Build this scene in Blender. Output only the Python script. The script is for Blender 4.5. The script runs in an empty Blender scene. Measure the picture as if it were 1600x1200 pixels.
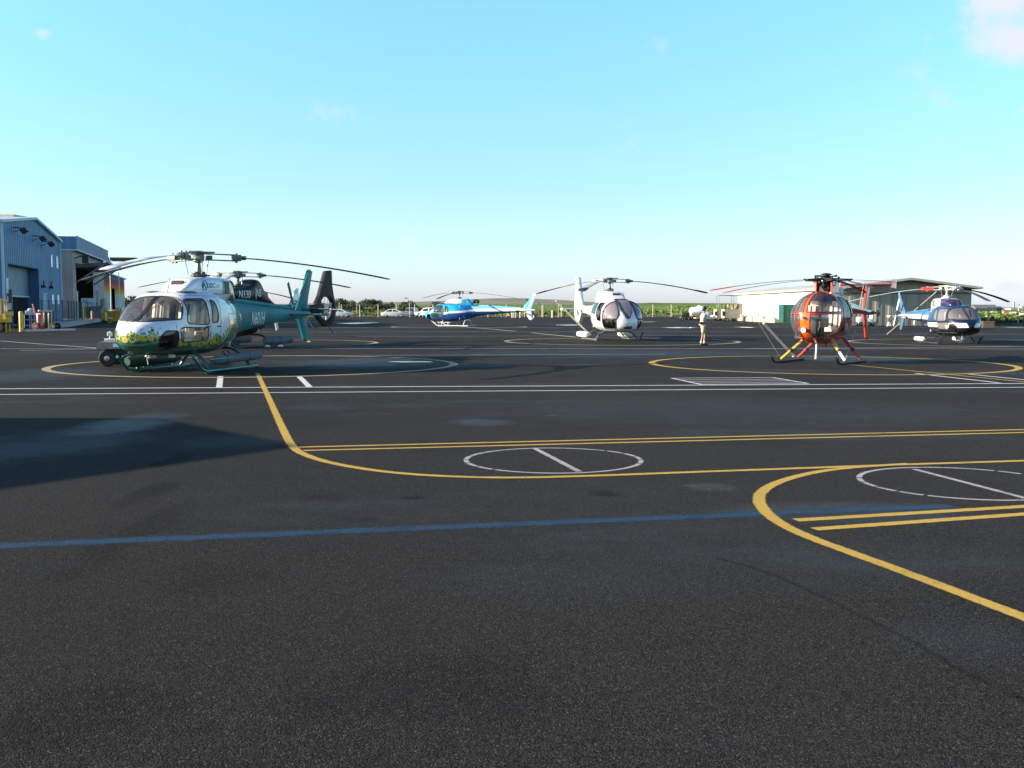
import bpy, bmesh, math, random
import numpy as np
from mathutils import Vector, Matrix
from mathutils.bvhtree import BVHTree
from math import radians as R, sin, cos, pi, atan2, sqrt

random.seed(7)
rng = np.random.default_rng(7)
sc = bpy.context.scene
C = sc.collection

# ------------------------------------------------------------------ camera
EYE = 1.65
FPX = 1650.0
PITCH = math.atan(119.0 / FPX)
cd = bpy.data.cameras.new('camera')
cam = bpy.data.objects.new('camera', cd)
C.objects.link(cam)
cd.sensor_width = 36.0
cd.lens = 36.0 * FPX / 1600.0
cd.clip_start = 0.05
cd.clip_end = 20000
cam.location = (0, 0, EYE)
cam.rotation_euler = (R(90) - PITCH, 0, 0)
sc.camera = cam

# ------------------------------------------------------------------ sky and sun
SUN_EL = R(16.6)
SUN_AZ = R(-97.0)            # compass angle from +Y towards +X: low in the west, left of the camera
wd = bpy.data.worlds.new('World')
sc.world = wd
wd.use_nodes = True
nt = wd.node_tree
nt.nodes.clear()
def wn(t, **k):
    n = nt.nodes.new(t)
    for a, b in k.items(): setattr(n, a, b)
    return n
def wl(a, b): nt.links.new(a, b)
sky = wn('ShaderNodeTexSky', sky_type='NISHITA', sun_disc=False, sun_elevation=SUN_EL, sun_rotation=SUN_AZ,
         altitude=0.0, air_density=1.0, dust_density=0.5, ozone_density=1.0)
tint = wn('ShaderNodeMixRGB', blend_type='MULTIPLY')
tint.inputs[0].default_value = 1.0
wl(sky.outputs[0], tint.inputs[1])
tc = wn('ShaderNodeTexCoord')
# tint by height: cyan in view, added deeper blue overhead cools the ambient light
sepd = wn('ShaderNodeSeparateXYZ'); wl(tc.outputs['Generated'], sepd.inputs[0])
ramp = wn('ShaderNodeValToRGB'); wl(sepd.outputs[2], ramp.inputs[0])
el_ = ramp.color_ramp.elements
el_[0].position = 0.0; el_[0].color = (.71, .85, 1.62, 1)
el_[1].position = 1.0; el_[1].color = (.36, .50, 1.0, 1)
for p_, c_ in ((.05, (.71, .90, 1.22, 1)), (.11, (.69, .93, 1.03, 1)), (.27, (.79, 1.27, 1.18, 1)), (.48, (.50, .70, 1.05, 1))):
    e_ = el_.new(p_); e_.color = c_
wl(ramp.outputs[0], tint.inputs[2])
# a few clouds: soft puffs at some directions, broken up by noise
nz = wn('ShaderNodeTexNoise'); nz.inputs['Scale'].default_value = 16.0; nz.inputs['Detail'].default_value = 6.0
nz.inputs['Roughness'].default_value = 0.62
wl(tc.outputs['Generated'], nz.inputs['Vector'])
def wmath(op, a, b=None, c=None, clamp=False):
    n = wn('ShaderNodeMath', operation=op, use_clamp=clamp)
    for i, v in enumerate((a, b, c)):
        if v is None: continue
        if isinstance(v, (int, float)): n.inputs[i].default_value = v
        else: wl(v, n.inputs[i])
    return n.outputs[0]
acc = None
def cloud_dir(az, el): return Vector((sin(R(az)) * cos(R(el)), cos(R(az)) * cos(R(el)), sin(R(el))))
for az, el, sx, amt in [(25.3, 12.7, 0.040, 1.0), (24.2, 14.8, 0.034, .75), (26.5, 15.2, .04, .8), (21.0, 13.4, .022, .30), (19.8, 11.8, .02, .22), (-23.5, 13.1, 0.010, .5), (22.5, 10.2, .02, .25), (34, 12, 0.06, .5),
                        (48, 20, 0.09, .6), (-50, 16, 0.08, .5), (75, 12, .08, .6), (130, 18, .1, .6), (-130, 15, .1, .6),
                        (12.4, 1.7, 0.030, .55), (19, 2.6, 0.05, .35), (-3, 1.6, .05, .45), (-9, 2.2, .05, .4), (5, 2.0, .06, .45), (25.15, 1.0, .016, 1.0), (27, .9, .02, .6), (-14, 1.5, .05, .3)]:
    d = cloud_dir(az, el)
    vm = wn('ShaderNodeVectorMath', operation='SUBTRACT'); wl(tc.outputs['Generated'], vm.inputs[0]); vm.inputs[1].default_value = d
    vs = wn('ShaderNodeVectorMath', operation='MULTIPLY'); wl(vm.outputs[0], vs.inputs[0]); vs.inputs[1].default_value = (1, 1, 1.8)
    ln = wn('ShaderNodeVectorMath', operation='LENGTH'); wl(vs.outputs[0], ln.inputs[0])
    q = wmath('DIVIDE', ln.outputs['Value'], sx)
    q = wmath('MULTIPLY', q, q)
    g = wmath('POWER', 2.718, wmath('MULTIPLY', q, -1.0))
    g = wmath('MULTIPLY', g, amt)
    acc = g if acc is None else wmath('ADD', acc, g)
cm = wmath('ADD', wmath('MULTIPLY', acc, .55), wmath('MULTIPLY_ADD', nz.outputs['Fac'], 1.3, -.22))
mr = wn('ShaderNodeMapRange', interpolation_type='SMOOTHSTEP')
mr.inputs['From Min'].default_value = 0.56; mr.inputs['From Max'].default_value = 0.98
mr.inputs['To Max'].default_value = 0.95
wl(cm, mr.inputs['Value'])
mixc = wn('ShaderNodeMixRGB'); wl(mr.outputs['Result'], mixc.inputs[0]); wl(tint.outputs[0], mixc.inputs[1])
mixc.inputs[2].default_value = (3.6, 3.75, 4.1, 1)
bg = wn('ShaderNodeBackground'); bg.inputs['Strength'].default_value = 0.09
wl(mixc.outputs[0], bg.inputs['Color'])
wo = wn('ShaderNodeOutputWorld'); wl(bg.outputs[0], wo.inputs['Surface'])

sd = bpy.data.lights.new('sun', 'SUN'); sd.energy = 5.0; sd.angle = R(0.5); sd.color = (1.0, 0.86, 0.66)
sun = bpy.data.objects.new('sun', sd); C.objects.link(sun)
to_sun = Vector((sin(SUN_AZ) * cos(SUN_EL), cos(SUN_AZ) * cos(SUN_EL), sin(SUN_EL)))
sun.rotation_euler = to_sun.to_track_quat('Z', 'Y').to_euler()
sun.location = (-60, -5, 40)
sc.view_settings.view_transform = 'Standard'
sc.view_settings.look = 'None'
sc.view_settings.gamma = 1.0
sc.view_settings.use_curve_mapping = False
sc.view_settings.exposure = 1.4
sc.cycles.max_bounces = 8
sc.cycles.transparent_max_bounces = 16

# ------------------------------------------------------------------ helpers: picking ground points
def at(px, py, z=0.0):
    """ground point seen at photo pixel (1600 x 1200)"""
    u = (px - 800) / FPX; v = (600 - py) / FPX
    d = Vector((u, cos(PITCH) + v * sin(PITCH), -sin(PITCH) + v * cos(PITCH)))
    t = (z - EYE) / d.z
    return Vector((0, 0, EYE)) + d * t
def ray_at(px, py, y):
    """point seen at a pixel at forward distance y"""
    u = (px - 800) / FPX; v = (600 - py) / FPX
    d = Vector((u, cos(PITCH) + v * sin(PITCH), -sin(PITCH) + v * cos(PITCH)))
    return Vector((0, 0, EYE)) + d * (y / d.y)

# ------------------------------------------------------------------ helpers: materials
MATS = {}
class NB:
    def __init__(s, name):
        m = bpy.data.materials.new(name); m.use_nodes = True
        s.m = m; s.t = m.node_tree; s.t.nodes.clear()
        s.out = s.n('ShaderNodeOutputMaterial')
        s.p = s.n('ShaderNodeBsdfPrincipled'); s.l(s.p.outputs[0], s.out.inputs[0])
        s.tc = s.n('ShaderNodeTexCoord')
    def n(s, t, **k):
        x = s.t.nodes.new(t)
        for a, b in k.items(): setattr(x, a, b)
        return x
    def l(s, a, b): s.t.links.new(a, b)
    def put(s, sock, v):
        if isinstance(v, (int, float)): sock.default_value = v
        elif isinstance(v, (tuple, list)): sock.default_value = tuple(v) + ((1,) if len(v) == 3 and len(sock.default_value) == 4 else ())
        else: s.l(v, sock)
    def math(s, op, a, b=None, c=None, clamp=False):
        x = s.n('ShaderNodeMath', operation=op, use_clamp=clamp)
        for i, v in enumerate((a, b, c)):
            if v is not None: s.put(x.inputs[i], v)
        return x.outputs[0]
    def step(s, v, lo, hi, t0=0.0, t1=1.0):
        x = s.n('ShaderNodeMapRange', interpolation_type='SMOOTHSTEP')
        s.put(x.inputs['Value'], v); s.put(x.inputs['From Min'], lo); s.put(x.inputs['From Max'], hi)
        x.inputs['To Min'].default_value = t0; x.inputs['To Max'].default_value = t1
        return x.outputs[0]
    def mix(s, f, a, b, mode='MIX'):
        x = s.n('ShaderNodeMixRGB', blend_type=mode)
        s.put(x.inputs[0], f); s.put(x.inputs[1], a); s.put(x.inputs[2], b)
        return x.outputs[0]
    def noise(s, scale, detail=3, rough=.55, vec=None, out='Fac', stretch=None):
        x = s.n('ShaderNodeTexNoise'); x.inputs['Scale'].default_value = scale
        x.inputs['Detail'].default_value = detail; x.inputs['Roughness'].default_value = rough
        v = vec if vec is not None else s.tc.outputs['Object']
        if stretch:
            mp = s.n('ShaderNodeMapping'); mp.inputs['Scale'].default_value = stretch; s.l(v, mp.inputs['Vector']); v = mp.outputs[0]
        s.l(v, x.inputs['Vector'])
        return x.outputs[out]
    def voro(s, scale, feature='F1', out='Distance', vec=None, rand=1.0):
        x = s.n('ShaderNodeTexVoronoi', feature=feature); x.inputs['Scale'].default_value = scale
        x.inputs['Randomness'].default_value = rand
        s.l(vec if vec is not None else s.tc.outputs['Object'], x.inputs['Vector'])
        return x.outputs[out]
    def xyz(s):
        x = s.n('ShaderNodeSeparateXYZ'); s.l(s.tc.outputs['Object'], x.inputs[0])
        return x.outputs[0], x.outputs[1], x.outputs[2]
    def bump(s, h, strength=.3, dist=.01):
        b = s.n('ShaderNodeBump'); b.inputs['Strength'].default_value = strength; b.inputs['Distance'].default_value = dist
        s.l(h, b.inputs['Height']); s.l(b.outputs[0], s.p.inputs['Normal'])
    def set(s, **k):
        for a, v in k.items(): s.put(s.p.inputs[a.replace('_', ' ')], v)
        return s

def mat(name, col, rough=.5, metal=0.0, coat=0.0, var=.12, scale=3.0, bump=0.0, bscale=40, rust=None):
    """plain procedural material: a base colour with mottling, grime and slight roughness change"""
    if name in MATS: return MATS[name]
    b = NB(name)
    f = b.noise(scale, 5, .6)
    dark = tuple(c * (1 - var) for c in col); lite = tuple(min(1, c * (1 + var)) for c in col)
    c = b.mix(b.step(f, .3, .7), dark, lite)
    if rust:
        r = b.noise(scale * 2.3, 6, .7)
        c = b.mix(b.step(r, .58, .72), c, rust)
    rr = b.math('MULTIPLY_ADD', b.noise(scale * 4, 3), .18, max(0, rough - .09))
    b.set(Base_Color=c, Roughness=rr, Metallic=metal, Coat_Weight=coat, Coat_Roughness=.06)
    if bump: b.bump(b.noise(bscale, 4), bump, .02)
    MATS[name] = b.m
    return b.m

def glass_mat(name, tintc=(.8, .85, .87), refl=1.0, rough=.02, base=0.0, haze=None):
    if name in MATS: return MATS[name]
    b = NB(name)
    tr = b.n('ShaderNodeBsdfTransparent'); tr.inputs[0].default_value = tintc + (1,)
    gl = b.n('ShaderNodeBsdfGlossy'); gl.inputs['Roughness'].default_value = rough
    fr = b.n('ShaderNodeFresnel'); fr.inputs['IOR'].default_value = 1.5
    dirt = b.noise(4.0, 5, .6)
    f = b.math('MULTIPLY_ADD', fr.outputs[0], refl, base, clamp=True)
    f = b.math('MULTIPLY', f, b.math('MULTIPLY_ADD', dirt, .3, .85), clamp=True)
    mx = b.n('ShaderNodeMixShader'); b.l(f, mx.inputs[0]); b.l(tr.outputs[0], mx.inputs[1]); b.l(gl.outputs[0], mx.inputs[2])
    b.t.nodes.remove(b.p); res = mx.outputs[0]
    if haze:
        df = b.n('ShaderNodeBsdfDiffuse'); df.inputs[0].default_value = haze[1] + (1,)
        m2 = b.n('ShaderNodeMixShader'); m2.inputs[0].default_value = haze[0]
        b.l(res, m2.inputs[1]); b.l(df.outputs[0], m2.inputs[2]); res = m2.outputs[0]
    b.l(res, b.out.inputs[0])
    MATS[name] = b.m
    return b.m

# ------------------------------------------------------------------ helpers: meshes
class MB:
    def __init__(s): s.bm = bmesh.new()
    def vs(s, pts): return [s.bm.verts.new(p) for p in pts]
    def face(s, vs):
        try: return s.bm.faces.new(vs)
        except ValueError: return None
    def box(s, c, d, rz=0.0, bev=0.0, taper=1.0, rx=0.0, ry=0.0):
        x, y, z = d[0] / 2, d[1] / 2, d[2] / 2
        M = Matrix.Translation(c) @ Matrix.Rotation(rz, 4, 'Z') @ Matrix.Rotation(ry, 4, 'Y') @ Matrix.Rotation(rx, 4, 'X')
        p = [M @ Vector((sx * x * (taper if sz > 0 else 1), sy * y * (taper if sz > 0 else 1), sz * z)) for sz in (-1, 1) for sx, sy in ((-1, -1), (1, -1), (1, 1), (-1, 1))]
        v = s.vs(p)
        fs = [s.face([v[i] for i in q]) for q in ((3, 2, 1, 0), (4, 5, 6, 7), (0, 1, 5, 4), (1, 2, 6, 5), (2, 3, 7, 6), (3, 0, 4, 7))]
        if bev:
            es = list({e for f in fs for e in f.edges})
            bmesh.ops.bevel(s.bm, geom=es, offset=bev, segments=2, profile=.6, affect='EDGES')
        return s
    def tube(s, p0, p1, r0, r1=None, n=10, caps=True):
        p0 = Vector(p0); p1 = Vector(p1); r1 = r0 if r1 is None else r1
        return s.path([p0, p1], [r0, r1], n, caps)
    def path(s, pts, rad, n=10, caps=True, closed=False, squash=1.0):
        pts = [Vector(p) for p in pts]
        if isinstance(rad, (int, float)): rad = [rad] * len(pts)
        rings = []; up = None
        m = len(pts)
        for i, p in enumerate(pts):
            if closed: t = (pts[(i + 1) % m] - pts[i - 1]).normalized()
            elif i == 0: t = (pts[1] - p).normalized()
            elif i == m - 1: t = (p - pts[i - 1]).normalized()
            else: t = ((pts[i + 1] - p).normalized() + (p - pts[i - 1]).normalized()).normalized()
            if up is None:
                up = Vector((0, 0, 1)) if abs(t.z) < .9 else Vector((1, 0, 0))
            a = t.cross(up)
            if a.length < 1e-5: a = t.orthogonal()
            a.normalize(); b = a.cross(t).normalized(); up = b
            rings.append(s.vs([p + (a * cos(2 * pi * k / n) + b * sin(2 * pi * k / n) * squash) * rad[i] for k in range(n)]))
        seg = range(m) if closed else range(m - 1)
        for i in seg:
            A, B = rings[i], rings[(i + 1) % m]
            for k in range(n): s.face([A[k], A[(k + 1) % n], B[(k + 1) % n], B[k]])
        if caps and not closed:
            s.face(rings[0][::-1]); s.face(rings[-1])
        return s
    def lathe(s, prof, c=(0, 0, 0), axis='Z', n=20, M=None):
        """profile of (radius, height)"""
        A = {'Z': Matrix.Identity(4), 'X': Matrix.Rotation(R(90), 4, 'Y'), 'Y': Matrix.Rotation(R(-90), 4, 'X')}[axis]
        T = Matrix.Translation(c) @ (M if M is not None else A)
        rings = [s.vs([T @ Vector((r * cos(2 * pi * k / n), r * sin(2 * pi * k / n), h)) for k in range(n)]) for r, h in prof]
        for A_, B in zip(rings, rings[1:]):
            for k in range(n): s.face([A_[k], A_[(k + 1) % n], B[(k + 1) % n], B[k]])
        s.face(rings[0][::-1]); s.face(rings[-1])
        return s
    def ball(s, c, r, n=16, m=10, M=None):
        r = (r, r, r) if isinstance(r, (int, float)) else r
        rows = []
        T = Matrix.Translation(c) @ (M if M is not None else Matrix.Identity(4))
        for j in range(1, m):
            th = pi * j / m
            rows.append(s.vs([T @ Vector((r[0] * sin(th) * cos(2 * pi * k / n), r[1] * sin(th) * sin(2 * pi * k / n), r[2] * cos(th))) for k in range(n)]))
        top, bot = s.vs([T @ Vector((0, 0, r[2])), T @ Vector((0, 0, -r[2]))])
        for k in range(n):
            s.face([top, rows[0][k], rows[0][(k + 1) % n]]); s.face([bot, rows[-1][(k + 1) % n], rows[-1][k]])
        for A, B in zip(rows, rows[1:]):
            for k in range(n): s.face([A[k], B[k], B[(k + 1) % n], A[(k + 1) % n]])
        return s
    def prism(s, poly, axis, a, b, tap=1.0, cen=(0, 0)):
        """polygon (u, v) pushed along axis from a to b; axis 'y' -> (x,z), 'x' -> (y,z), 'z' -> (x,y)"""
        def P(u, v, w): return {'y': (u, w, v), 'x': (w, u, v), 'z': (u, v, w)}[axis]
        A = s.vs([P(u, v, a) for u, v in poly])
        B = s.vs([P(cen[0] + (u - cen[0]) * tap, cen[1] + (v - cen[1]) * tap, b) for u, v in poly])
        n = len(poly)
        for i in range(n): s.face([A[i], A[(i + 1) % n], B[(i + 1) % n], B[i]])
        s.face(A[::-1]); s.face(B)
        return s
    def loft(s, rings, caps=True):
        V = [s.vs(r) for r in rings]; n = len(V[0])
        for A, B in zip(V, V[1:]):
            for k in range(n): s.face([A[k], A[(k + 1) % n], B[(k + 1) % n], B[k]])
        if caps: s.face(V[0][::-1]); s.face(V[-1])
        return s
    def xf(s, M):
        bmesh.ops.transform(s.bm, matrix=M, verts=s.bm.verts); return s
    def build(s, name, m, parent=None, smooth=35, loc=None, rot=None, recalc=True):
        if recalc: bmesh.ops.recalc_face_normals(s.bm, faces=s.bm.faces)
        me = bpy.data.meshes.new(name); s.bm.to_mesh(me); s.bm.free()
        return link(name, me, m, parent, smooth, loc, rot)

def link(name, me, m, parent=None, smooth=35, loc=None, rot=None):
    if m is not None and not me.materials: me.materials.append(m)
    if smooth and len(me.polygons):
        me.shade_smooth()
        if smooth < 180: me.set_sharp_from_angle(angle=R(smooth))
    o = bpy.data.objects.new(name, me); C.objects.link(o)
    if parent is not None: o.parent = parent
    if loc is not None: o.location = loc
    if rot is not None: o.rotation_euler = rot
    return o

def tag(o, label=None, cat=None, group=None, kind=None):
    if label: o['label'] = label
    if cat: o['category'] = cat
    if group: o['group'] = group
    if kind: o['kind'] = kind
    return o
def thing(name, label, cat, loc=(0, 0, 0), rz=0.0, group=None):
    o = bpy.data.objects.new(name, None); C.objects.link(o)
    o.location = loc; o.rotation_euler = (0, 0, rz); o.empty_display_size = .3
    return tag(o, label, cat, group)
def copy_part(o, parent, loc=None, rot=None):
    c = o.copy(); C.objects.link(c); c.parent = parent
    if loc is not None: c.location = loc
    if rot is not None: c.rotation_euler = rot
    return c
def copy_tree(o, parent=None):
    c = o.copy(); C.objects.link(c); c.parent = parent
    for ch in list(o.children): copy_tree(ch, c)
    return c
def pchip(xs, ys, q):
    xs = np.array(xs, float); ys = np.array(ys, float)
    if xs[0] > xs[-1]: xs = xs[::-1]; ys = ys[::-1]
    h = np.diff(xs); d = np.diff(ys) / h
    m = np.zeros(len(xs))
    for i in range(1, len(xs) - 1):
        if d[i - 1] * d[i] > 0:
            w1 = 2 * h[i] + h[i - 1]; w2 = h[i] + 2 * h[i - 1]
            m[i] = (w1 + w2) / (w1 / d[i - 1] + w2 / d[i])
    m[0] = d[0]; m[-1] = d[-1]
    q = np.clip(q, xs[0], xs[-1])
    i = np.clip(np.searchsorted(xs, q) - 1, 0, len(xs) - 2)
    t = (q - xs[i]) / h[i]
    return ((2 * t**3 - 3 * t**2 + 1) * ys[i] + (t**3 - 2 * t**2 + t) * h[i] * m[i] + (-2 * t**3 + 3 * t**2) * ys[i + 1] + (t**3 - t**2) * h[i] * m[i + 1])
def text_mesh(body, size=1.0, shear=0.0, sx=1.0, bold=0.0, thick=0.0):
    cu = bpy.data.curves.new('lettering', 'FONT'); cu.body = body; cu.size = size; cu.shear = shear
    cu.offset = bold; cu.extrude = thick; cu.resolution_u = 3
    o = bpy.data.objects.new('lettering', cu); C.objects.link(o)
    dg = bpy.context.evaluated_depsgraph_get(); dg.update()
    me = bpy.data.meshes.new_from_object(o.evaluated_get(dg))
    bpy.data.objects.remove(o); bpy.data.curves.remove(cu)
    bm = bmesh.new(); bm.from_mesh(me)
    for _ in range(3):
        es = [e for e in bm.edges if e.calc_length() > .06]
        if not es: break
        bmesh.ops.subdivide_edges(bm, edges=es, cuts=1)
        bmesh.ops.triangulate(bm, faces=bm.faces)
    bm.to_mesh(me); bm.free()
    for v in me.vertices: v.co.x *= sx
    return me
# ------------------------------------------------------------------ ground materials
def asphalt_mat():
    b = NB('wet_asphalt')
    P = b.tc.outputs['Object']
    big = b.noise(.07, 4, .6, P)
    med = b.noise(.55, 5, .62, P)
    grit = b.noise(260, 2, .6, P)
    v1 = b.n('ShaderNodeTexVoronoi'); v1.inputs['Scale'].default_value = 135; b.l(P, v1.inputs['Vector'])
    v2 = b.n('ShaderNodeTexVoronoi'); v2.inputs['Scale'].default_value = 125; b.l(P, v2.inputs['Vector'])
    s1 = b.n('ShaderNodeSeparateColor'); b.l(v1.outputs['Color'], s1.inputs[0])
    s2 = b.n('ShaderNodeSeparateColor'); b.l(v2.outputs['Color'], s2.inputs[0])
    base = b.mix(b.step(big, .3, .7), (.0290, .0255, .0215), (.0425, .0368, .0300))
    base = b.mix(b.math('MULTIPLY', b.step(med, .45, .75), .4), base, (.0195, .0178, .0155))
    br = b.noise(.33, 6, .7, P, stretch=(1.0, .8, 1))
    base = b.mix(b.math('MULTIPLY', b.step(br, .55, .72), .6), base, (.044, .034, .024))
    # stains of their own shape, soft edged and broken up
    x, y, z = b.xyz()
    wn_ = b.noise(1.7, 5, .7, P)
    for px_, py_, w_, h_, col, k_ in STAINS:
        c = at(px_, py_); rx = (at(px_ + w_, py_) - c).length; ry = (at(px_, py_ - h_) - at(px_, py_ + h_)).length / 2
        dx = b.math('DIVIDE', b.math('SUBTRACT', x, c.x), rx); dy = b.math('DIVIDE', b.math('SUBTRACT', y, c.y), ry)
        d = b.math('ADD', b.math('MULTIPLY', dx, dx), b.math('MULTIPLY', dy, dy))
        d = b.math('ADD', d, b.math('MULTIPLY', b.math('SUBTRACT', wn_, .5), 2.4))
        base = b.mix(b.math('MULTIPLY', b.step(d, 1.25, .1), k_), base, col)
    # single stones: each its own shade, a few pale, gaps dark
    k = b.math('MULTIPLY', b.math('MULTIPLY_ADD', s1.outputs[0], 1.25, .36), b.math('MULTIPLY_ADD', s2.outputs[0], .6, .70))
    k = b.math('MULTIPLY', k, b.math('MULTIPLY_ADD', b.noise(22, 4, .7, P), 1.1, .45))
    cx = b.n('ShaderNodeCombineColor'); b.l(k, cx.inputs[0]); b.l(k, cx.inputs[1]); b.l(k, cx.inputs[2])
    base = b.mix(1.0, base, cx.outputs[0], 'MULTIPLY')
    base = b.mix(b.math('MULTIPLY', b.step(s2.outputs[1], .955, .97), .7), base, (.125, .112, .094))
    base = b.mix(b.math('MULTIPLY', b.step(v1.outputs['Distance'], .42, .75), .55), base, (.008, .008, .008))
    wet = b.noise(.16, 4, .55, P, stretch=(.55, 1.3, 1))
    wet2 = b.noise(1.1, 5, .7, P)
    wm = b.math('MULTIPLY', b.step(b.math('MULTIPLY_ADD', wet2, .30, wet), .66, .86), .55)
    for px_, py_, w_, h_, k_ in WETS:
        c = at(px_, py_); rx = (at(px_ + w_, py_) - c).length; ry = (at(px_, py_ - h_) - at(px_, py_ + h_)).length / 2
        dx = b.math('DIVIDE', b.math('SUBTRACT', x, c.x), rx); dy = b.math('DIVIDE', b.math('SUBTRACT', y, c.y), ry)
        d = b.math('ADD', b.math('ADD', b.math('MULTIPLY', dx, dx), b.math('MULTIPLY', dy, dy)), b.math('MULTIPLY', b.math('SUBTRACT', wet2, .5), 1.8))
        wm = b.math('MAXIMUM', wm, b.math('MULTIPLY', b.step(d, 1.2, .0), k_))
    base = b.mix(b.math('MULTIPLY', wm, .45), base, (.013, .0135, .016))
    rough = b.math('SUBTRACT', .78, b.math('MULTIPLY', wm, .38))
    rough = b.math('MULTIPLY_ADD', med, .12, b.math('SUBTRACT', rough, .06))
    b.set(Base_Color=base, Roughness=rough, Specular_IOR_Level=b.math('MULTIPLY_ADD', wm, .22, .06), Specular_Tint=(.62, .74, 1.0))
    h = b.math('ADD', b.math('MULTIPLY', v1.outputs['Distance'], -1.0), b.math('MULTIPLY', grit, .5))
    h = b.math('ADD', h, b.math('MULTIPLY', s1.outputs[1], .5))
    h = b.math('MULTIPLY', h, b.math('SUBTRACT', 1.0, b.math('MULTIPLY', wm, .5)))
    b.bump(h, .8, .005)
    return b.m
MUD_C, OIL_C, PATCH_C = (.017, .0125, .008), (.006, .005, .004), (.075, .073, .070)
WETS = [(200, 662, 76, 22, .75), (110, 690, 130, 30, .38), (360, 690, 90, 14, .2), (750, 660, 60, 7, .6), (1330, 800, 240, 18, .6), (1150, 640, 460, 24, .28), (880, 905, 300, 40, .18), (960, 552, 300, 8, .5), (1330, 560, 120, 6, .7), (560, 566, 160, 9, .7), (60, 585, 110, 12, .6), (1500, 1000, 140, 40, .25)]
STAINS = [(210, 835, 46, 60, MUD_C, .55), (330, 900, 120, 30, MUD_C, .3), (1290, 960, 160, 40, (.036, .026, .017), .4), (700, 1080, 260, 60, (.017, .015, .012), .45), (120, 1120, 160, 60, (.015, .013, .010), .5), (510, 779, 50, 7, MUD_C, .9), (645, 778, 24, 3, OIL_C, .8), (940, 771, 30, 5, OIL_C, .8), (1110, 761, 46, 6.5, PATCH_C, .7), (862, 649, 12, 1.5, PATCH_C, .8),
          (272, 718, 26, 12, OIL_C, .8), (235, 770, 34, 24, MUD_C, .8), (560, 812, 40, 5, OIL_C, .5), (640, 566, 120, 6, (.034, .027, .02), .5), (1180, 690, 120, 10, MUD_C, .3)]
ASPHALT = asphalt_mat()

def paint_mat(name, col, wear=.5, fade=0.0, soft=.22):
    """road paint over asphalt: ragged edges, worn through to the stones in places"""
    b = NB(name)
    P = b.tc.outputs['Object']
    n1 = b.noise(30, 4, .75, P); n2 = b.noise(2.2, 5, .65, P); n3 = b.noise(.4, 3, .5, P); n4 = b.noise(9, 4, .7, P)
    v1 = b.n('ShaderNodeTexVoronoi'); v1.inputs['Scale'].default_value = 110; b.l(P, v1.inputs['Vector'])
    st = b.n('ShaderNodeSeparateColor'); b.l(v1.outputs['Color'], st.inputs[0])
    w = b.math('ADD', b.math('MULTIPLY', n1, .5), b.math('MULTIPLY', n2, .4))
    w = b.math('ADD', w, b.math('MULTIPLY', st.outputs[0], .12))
    k = b.step(w, wear + .12, wear - .03)                         # 1 = paint kept
    at_ = b.n('ShaderNodeAttribute'); at_.attribute_name = 'across'
    e = b.math('ADD', at_.outputs['Fac'], b.math('MULTIPLY', b.math('SUBTRACT', b.math('MULTIPLY_ADD', n4, .6, b.math('MULTIPLY', n1, .4)), .5), 2.2 * soft))
    k = b.math('MULTIPLY', k, b.step(e, soft * .35, soft * 1.5))
    k = b.math('MULTIPLY', k, 1.0 - fade)
    c = b.mix(n3, tuple(x * .85 for x in col), tuple(min(1, x * 1.08) for x in col))
    c = b.mix(b.math('MULTIPLY', b.step(n2, .48, .8), .5), c, tuple(x * .5 for x in col))
    c = b.mix(b.math('MULTIPLY', b.step(n1, .5, .35), .35), c, tuple(x * .45 for x in col))
    b.set(Base_Color=c, Roughness=.72, Specular_IOR_Level=.2, Alpha=k)
    b.bump(n1, .6, .005)
    return b.m
WHITE_P = paint_mat('white_road_paint', (.64, .64, .63), .63, .03, .26)
YELLOW_P = paint_mat('yellow_road_paint', (.52, .335, .058), .615, .03, .30)
FADED_W = paint_mat('faded_white_paint', (.44, .41, .42), .57, .15, .35)
BLUE_P = paint_mat('faded_blue_paint', (.030, .078, .150), .57, .40, .55)
BEIGE_P = paint_mat('beige_pad_paint', (.45, .36, .19), .60, .10, .25)

# ------------------------------------------------------------------ apron and land
AP = [(-420, -40), (420, -40), (420, 103), (47, 103), (47, 152), (29.5, 152), (29.5, 191), (-420, 191)]
m_ = MB(); m_.face(m_.vs([(x, y, 0) for x, y in AP]))
tag(m_.build('tarmac_apron', ASPHALT, smooth=0), kind='structure')

def land_mat():
    b = NB('field_grass')
    x, y, z = b.xyz()
    P = b.tc.outputs['Object']
    n1 = b.noise(.03, 5, .6, P, stretch=(1, .5, 1)); n2 = b.noise(.6, 5, .7, P); n3 = b.noise(.012, 3, .5, P)
    c = b.mix(b.step(n1, .35, .65), (.10, .165, .035), (.16, .215, .055))
    c = b.mix(b.math('MULTIPLY', b.step(n2, .4, .7), .5), c, (.06, .10, .022))
    c = b.mix(b.math('MULTIPLY', b.step(n3, .52, .66), .45), c, (.15, .135, .06))
    # verge of dry grass along the edge of the apron
    v = b.step(y, 197, 191.5)
    c = b.mix(b.math('MULTIPLY', v, .6), c, (.17, .16, .075))
    # fallow brown-green high ground far off, paled in the colour for distance haze
    f = b.math('MULTIPLY', b.step(y, 560, 760), b.step(z, 3.4, 5.2))
    c = b.mix(b.math('MULTIPLY', f, .85), c, b.mix(b.step(b.noise(.02, 5, .6, P, stretch=(1, .3, 1)), .4, .6), (.27, .235, .19), (.20, .19, .15)))
    b.set(Base_Color=c, Roughness=.95, Specular_IOR_Level=.1)
    b.bump(n2, .8, .3)
    return b.m
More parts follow.
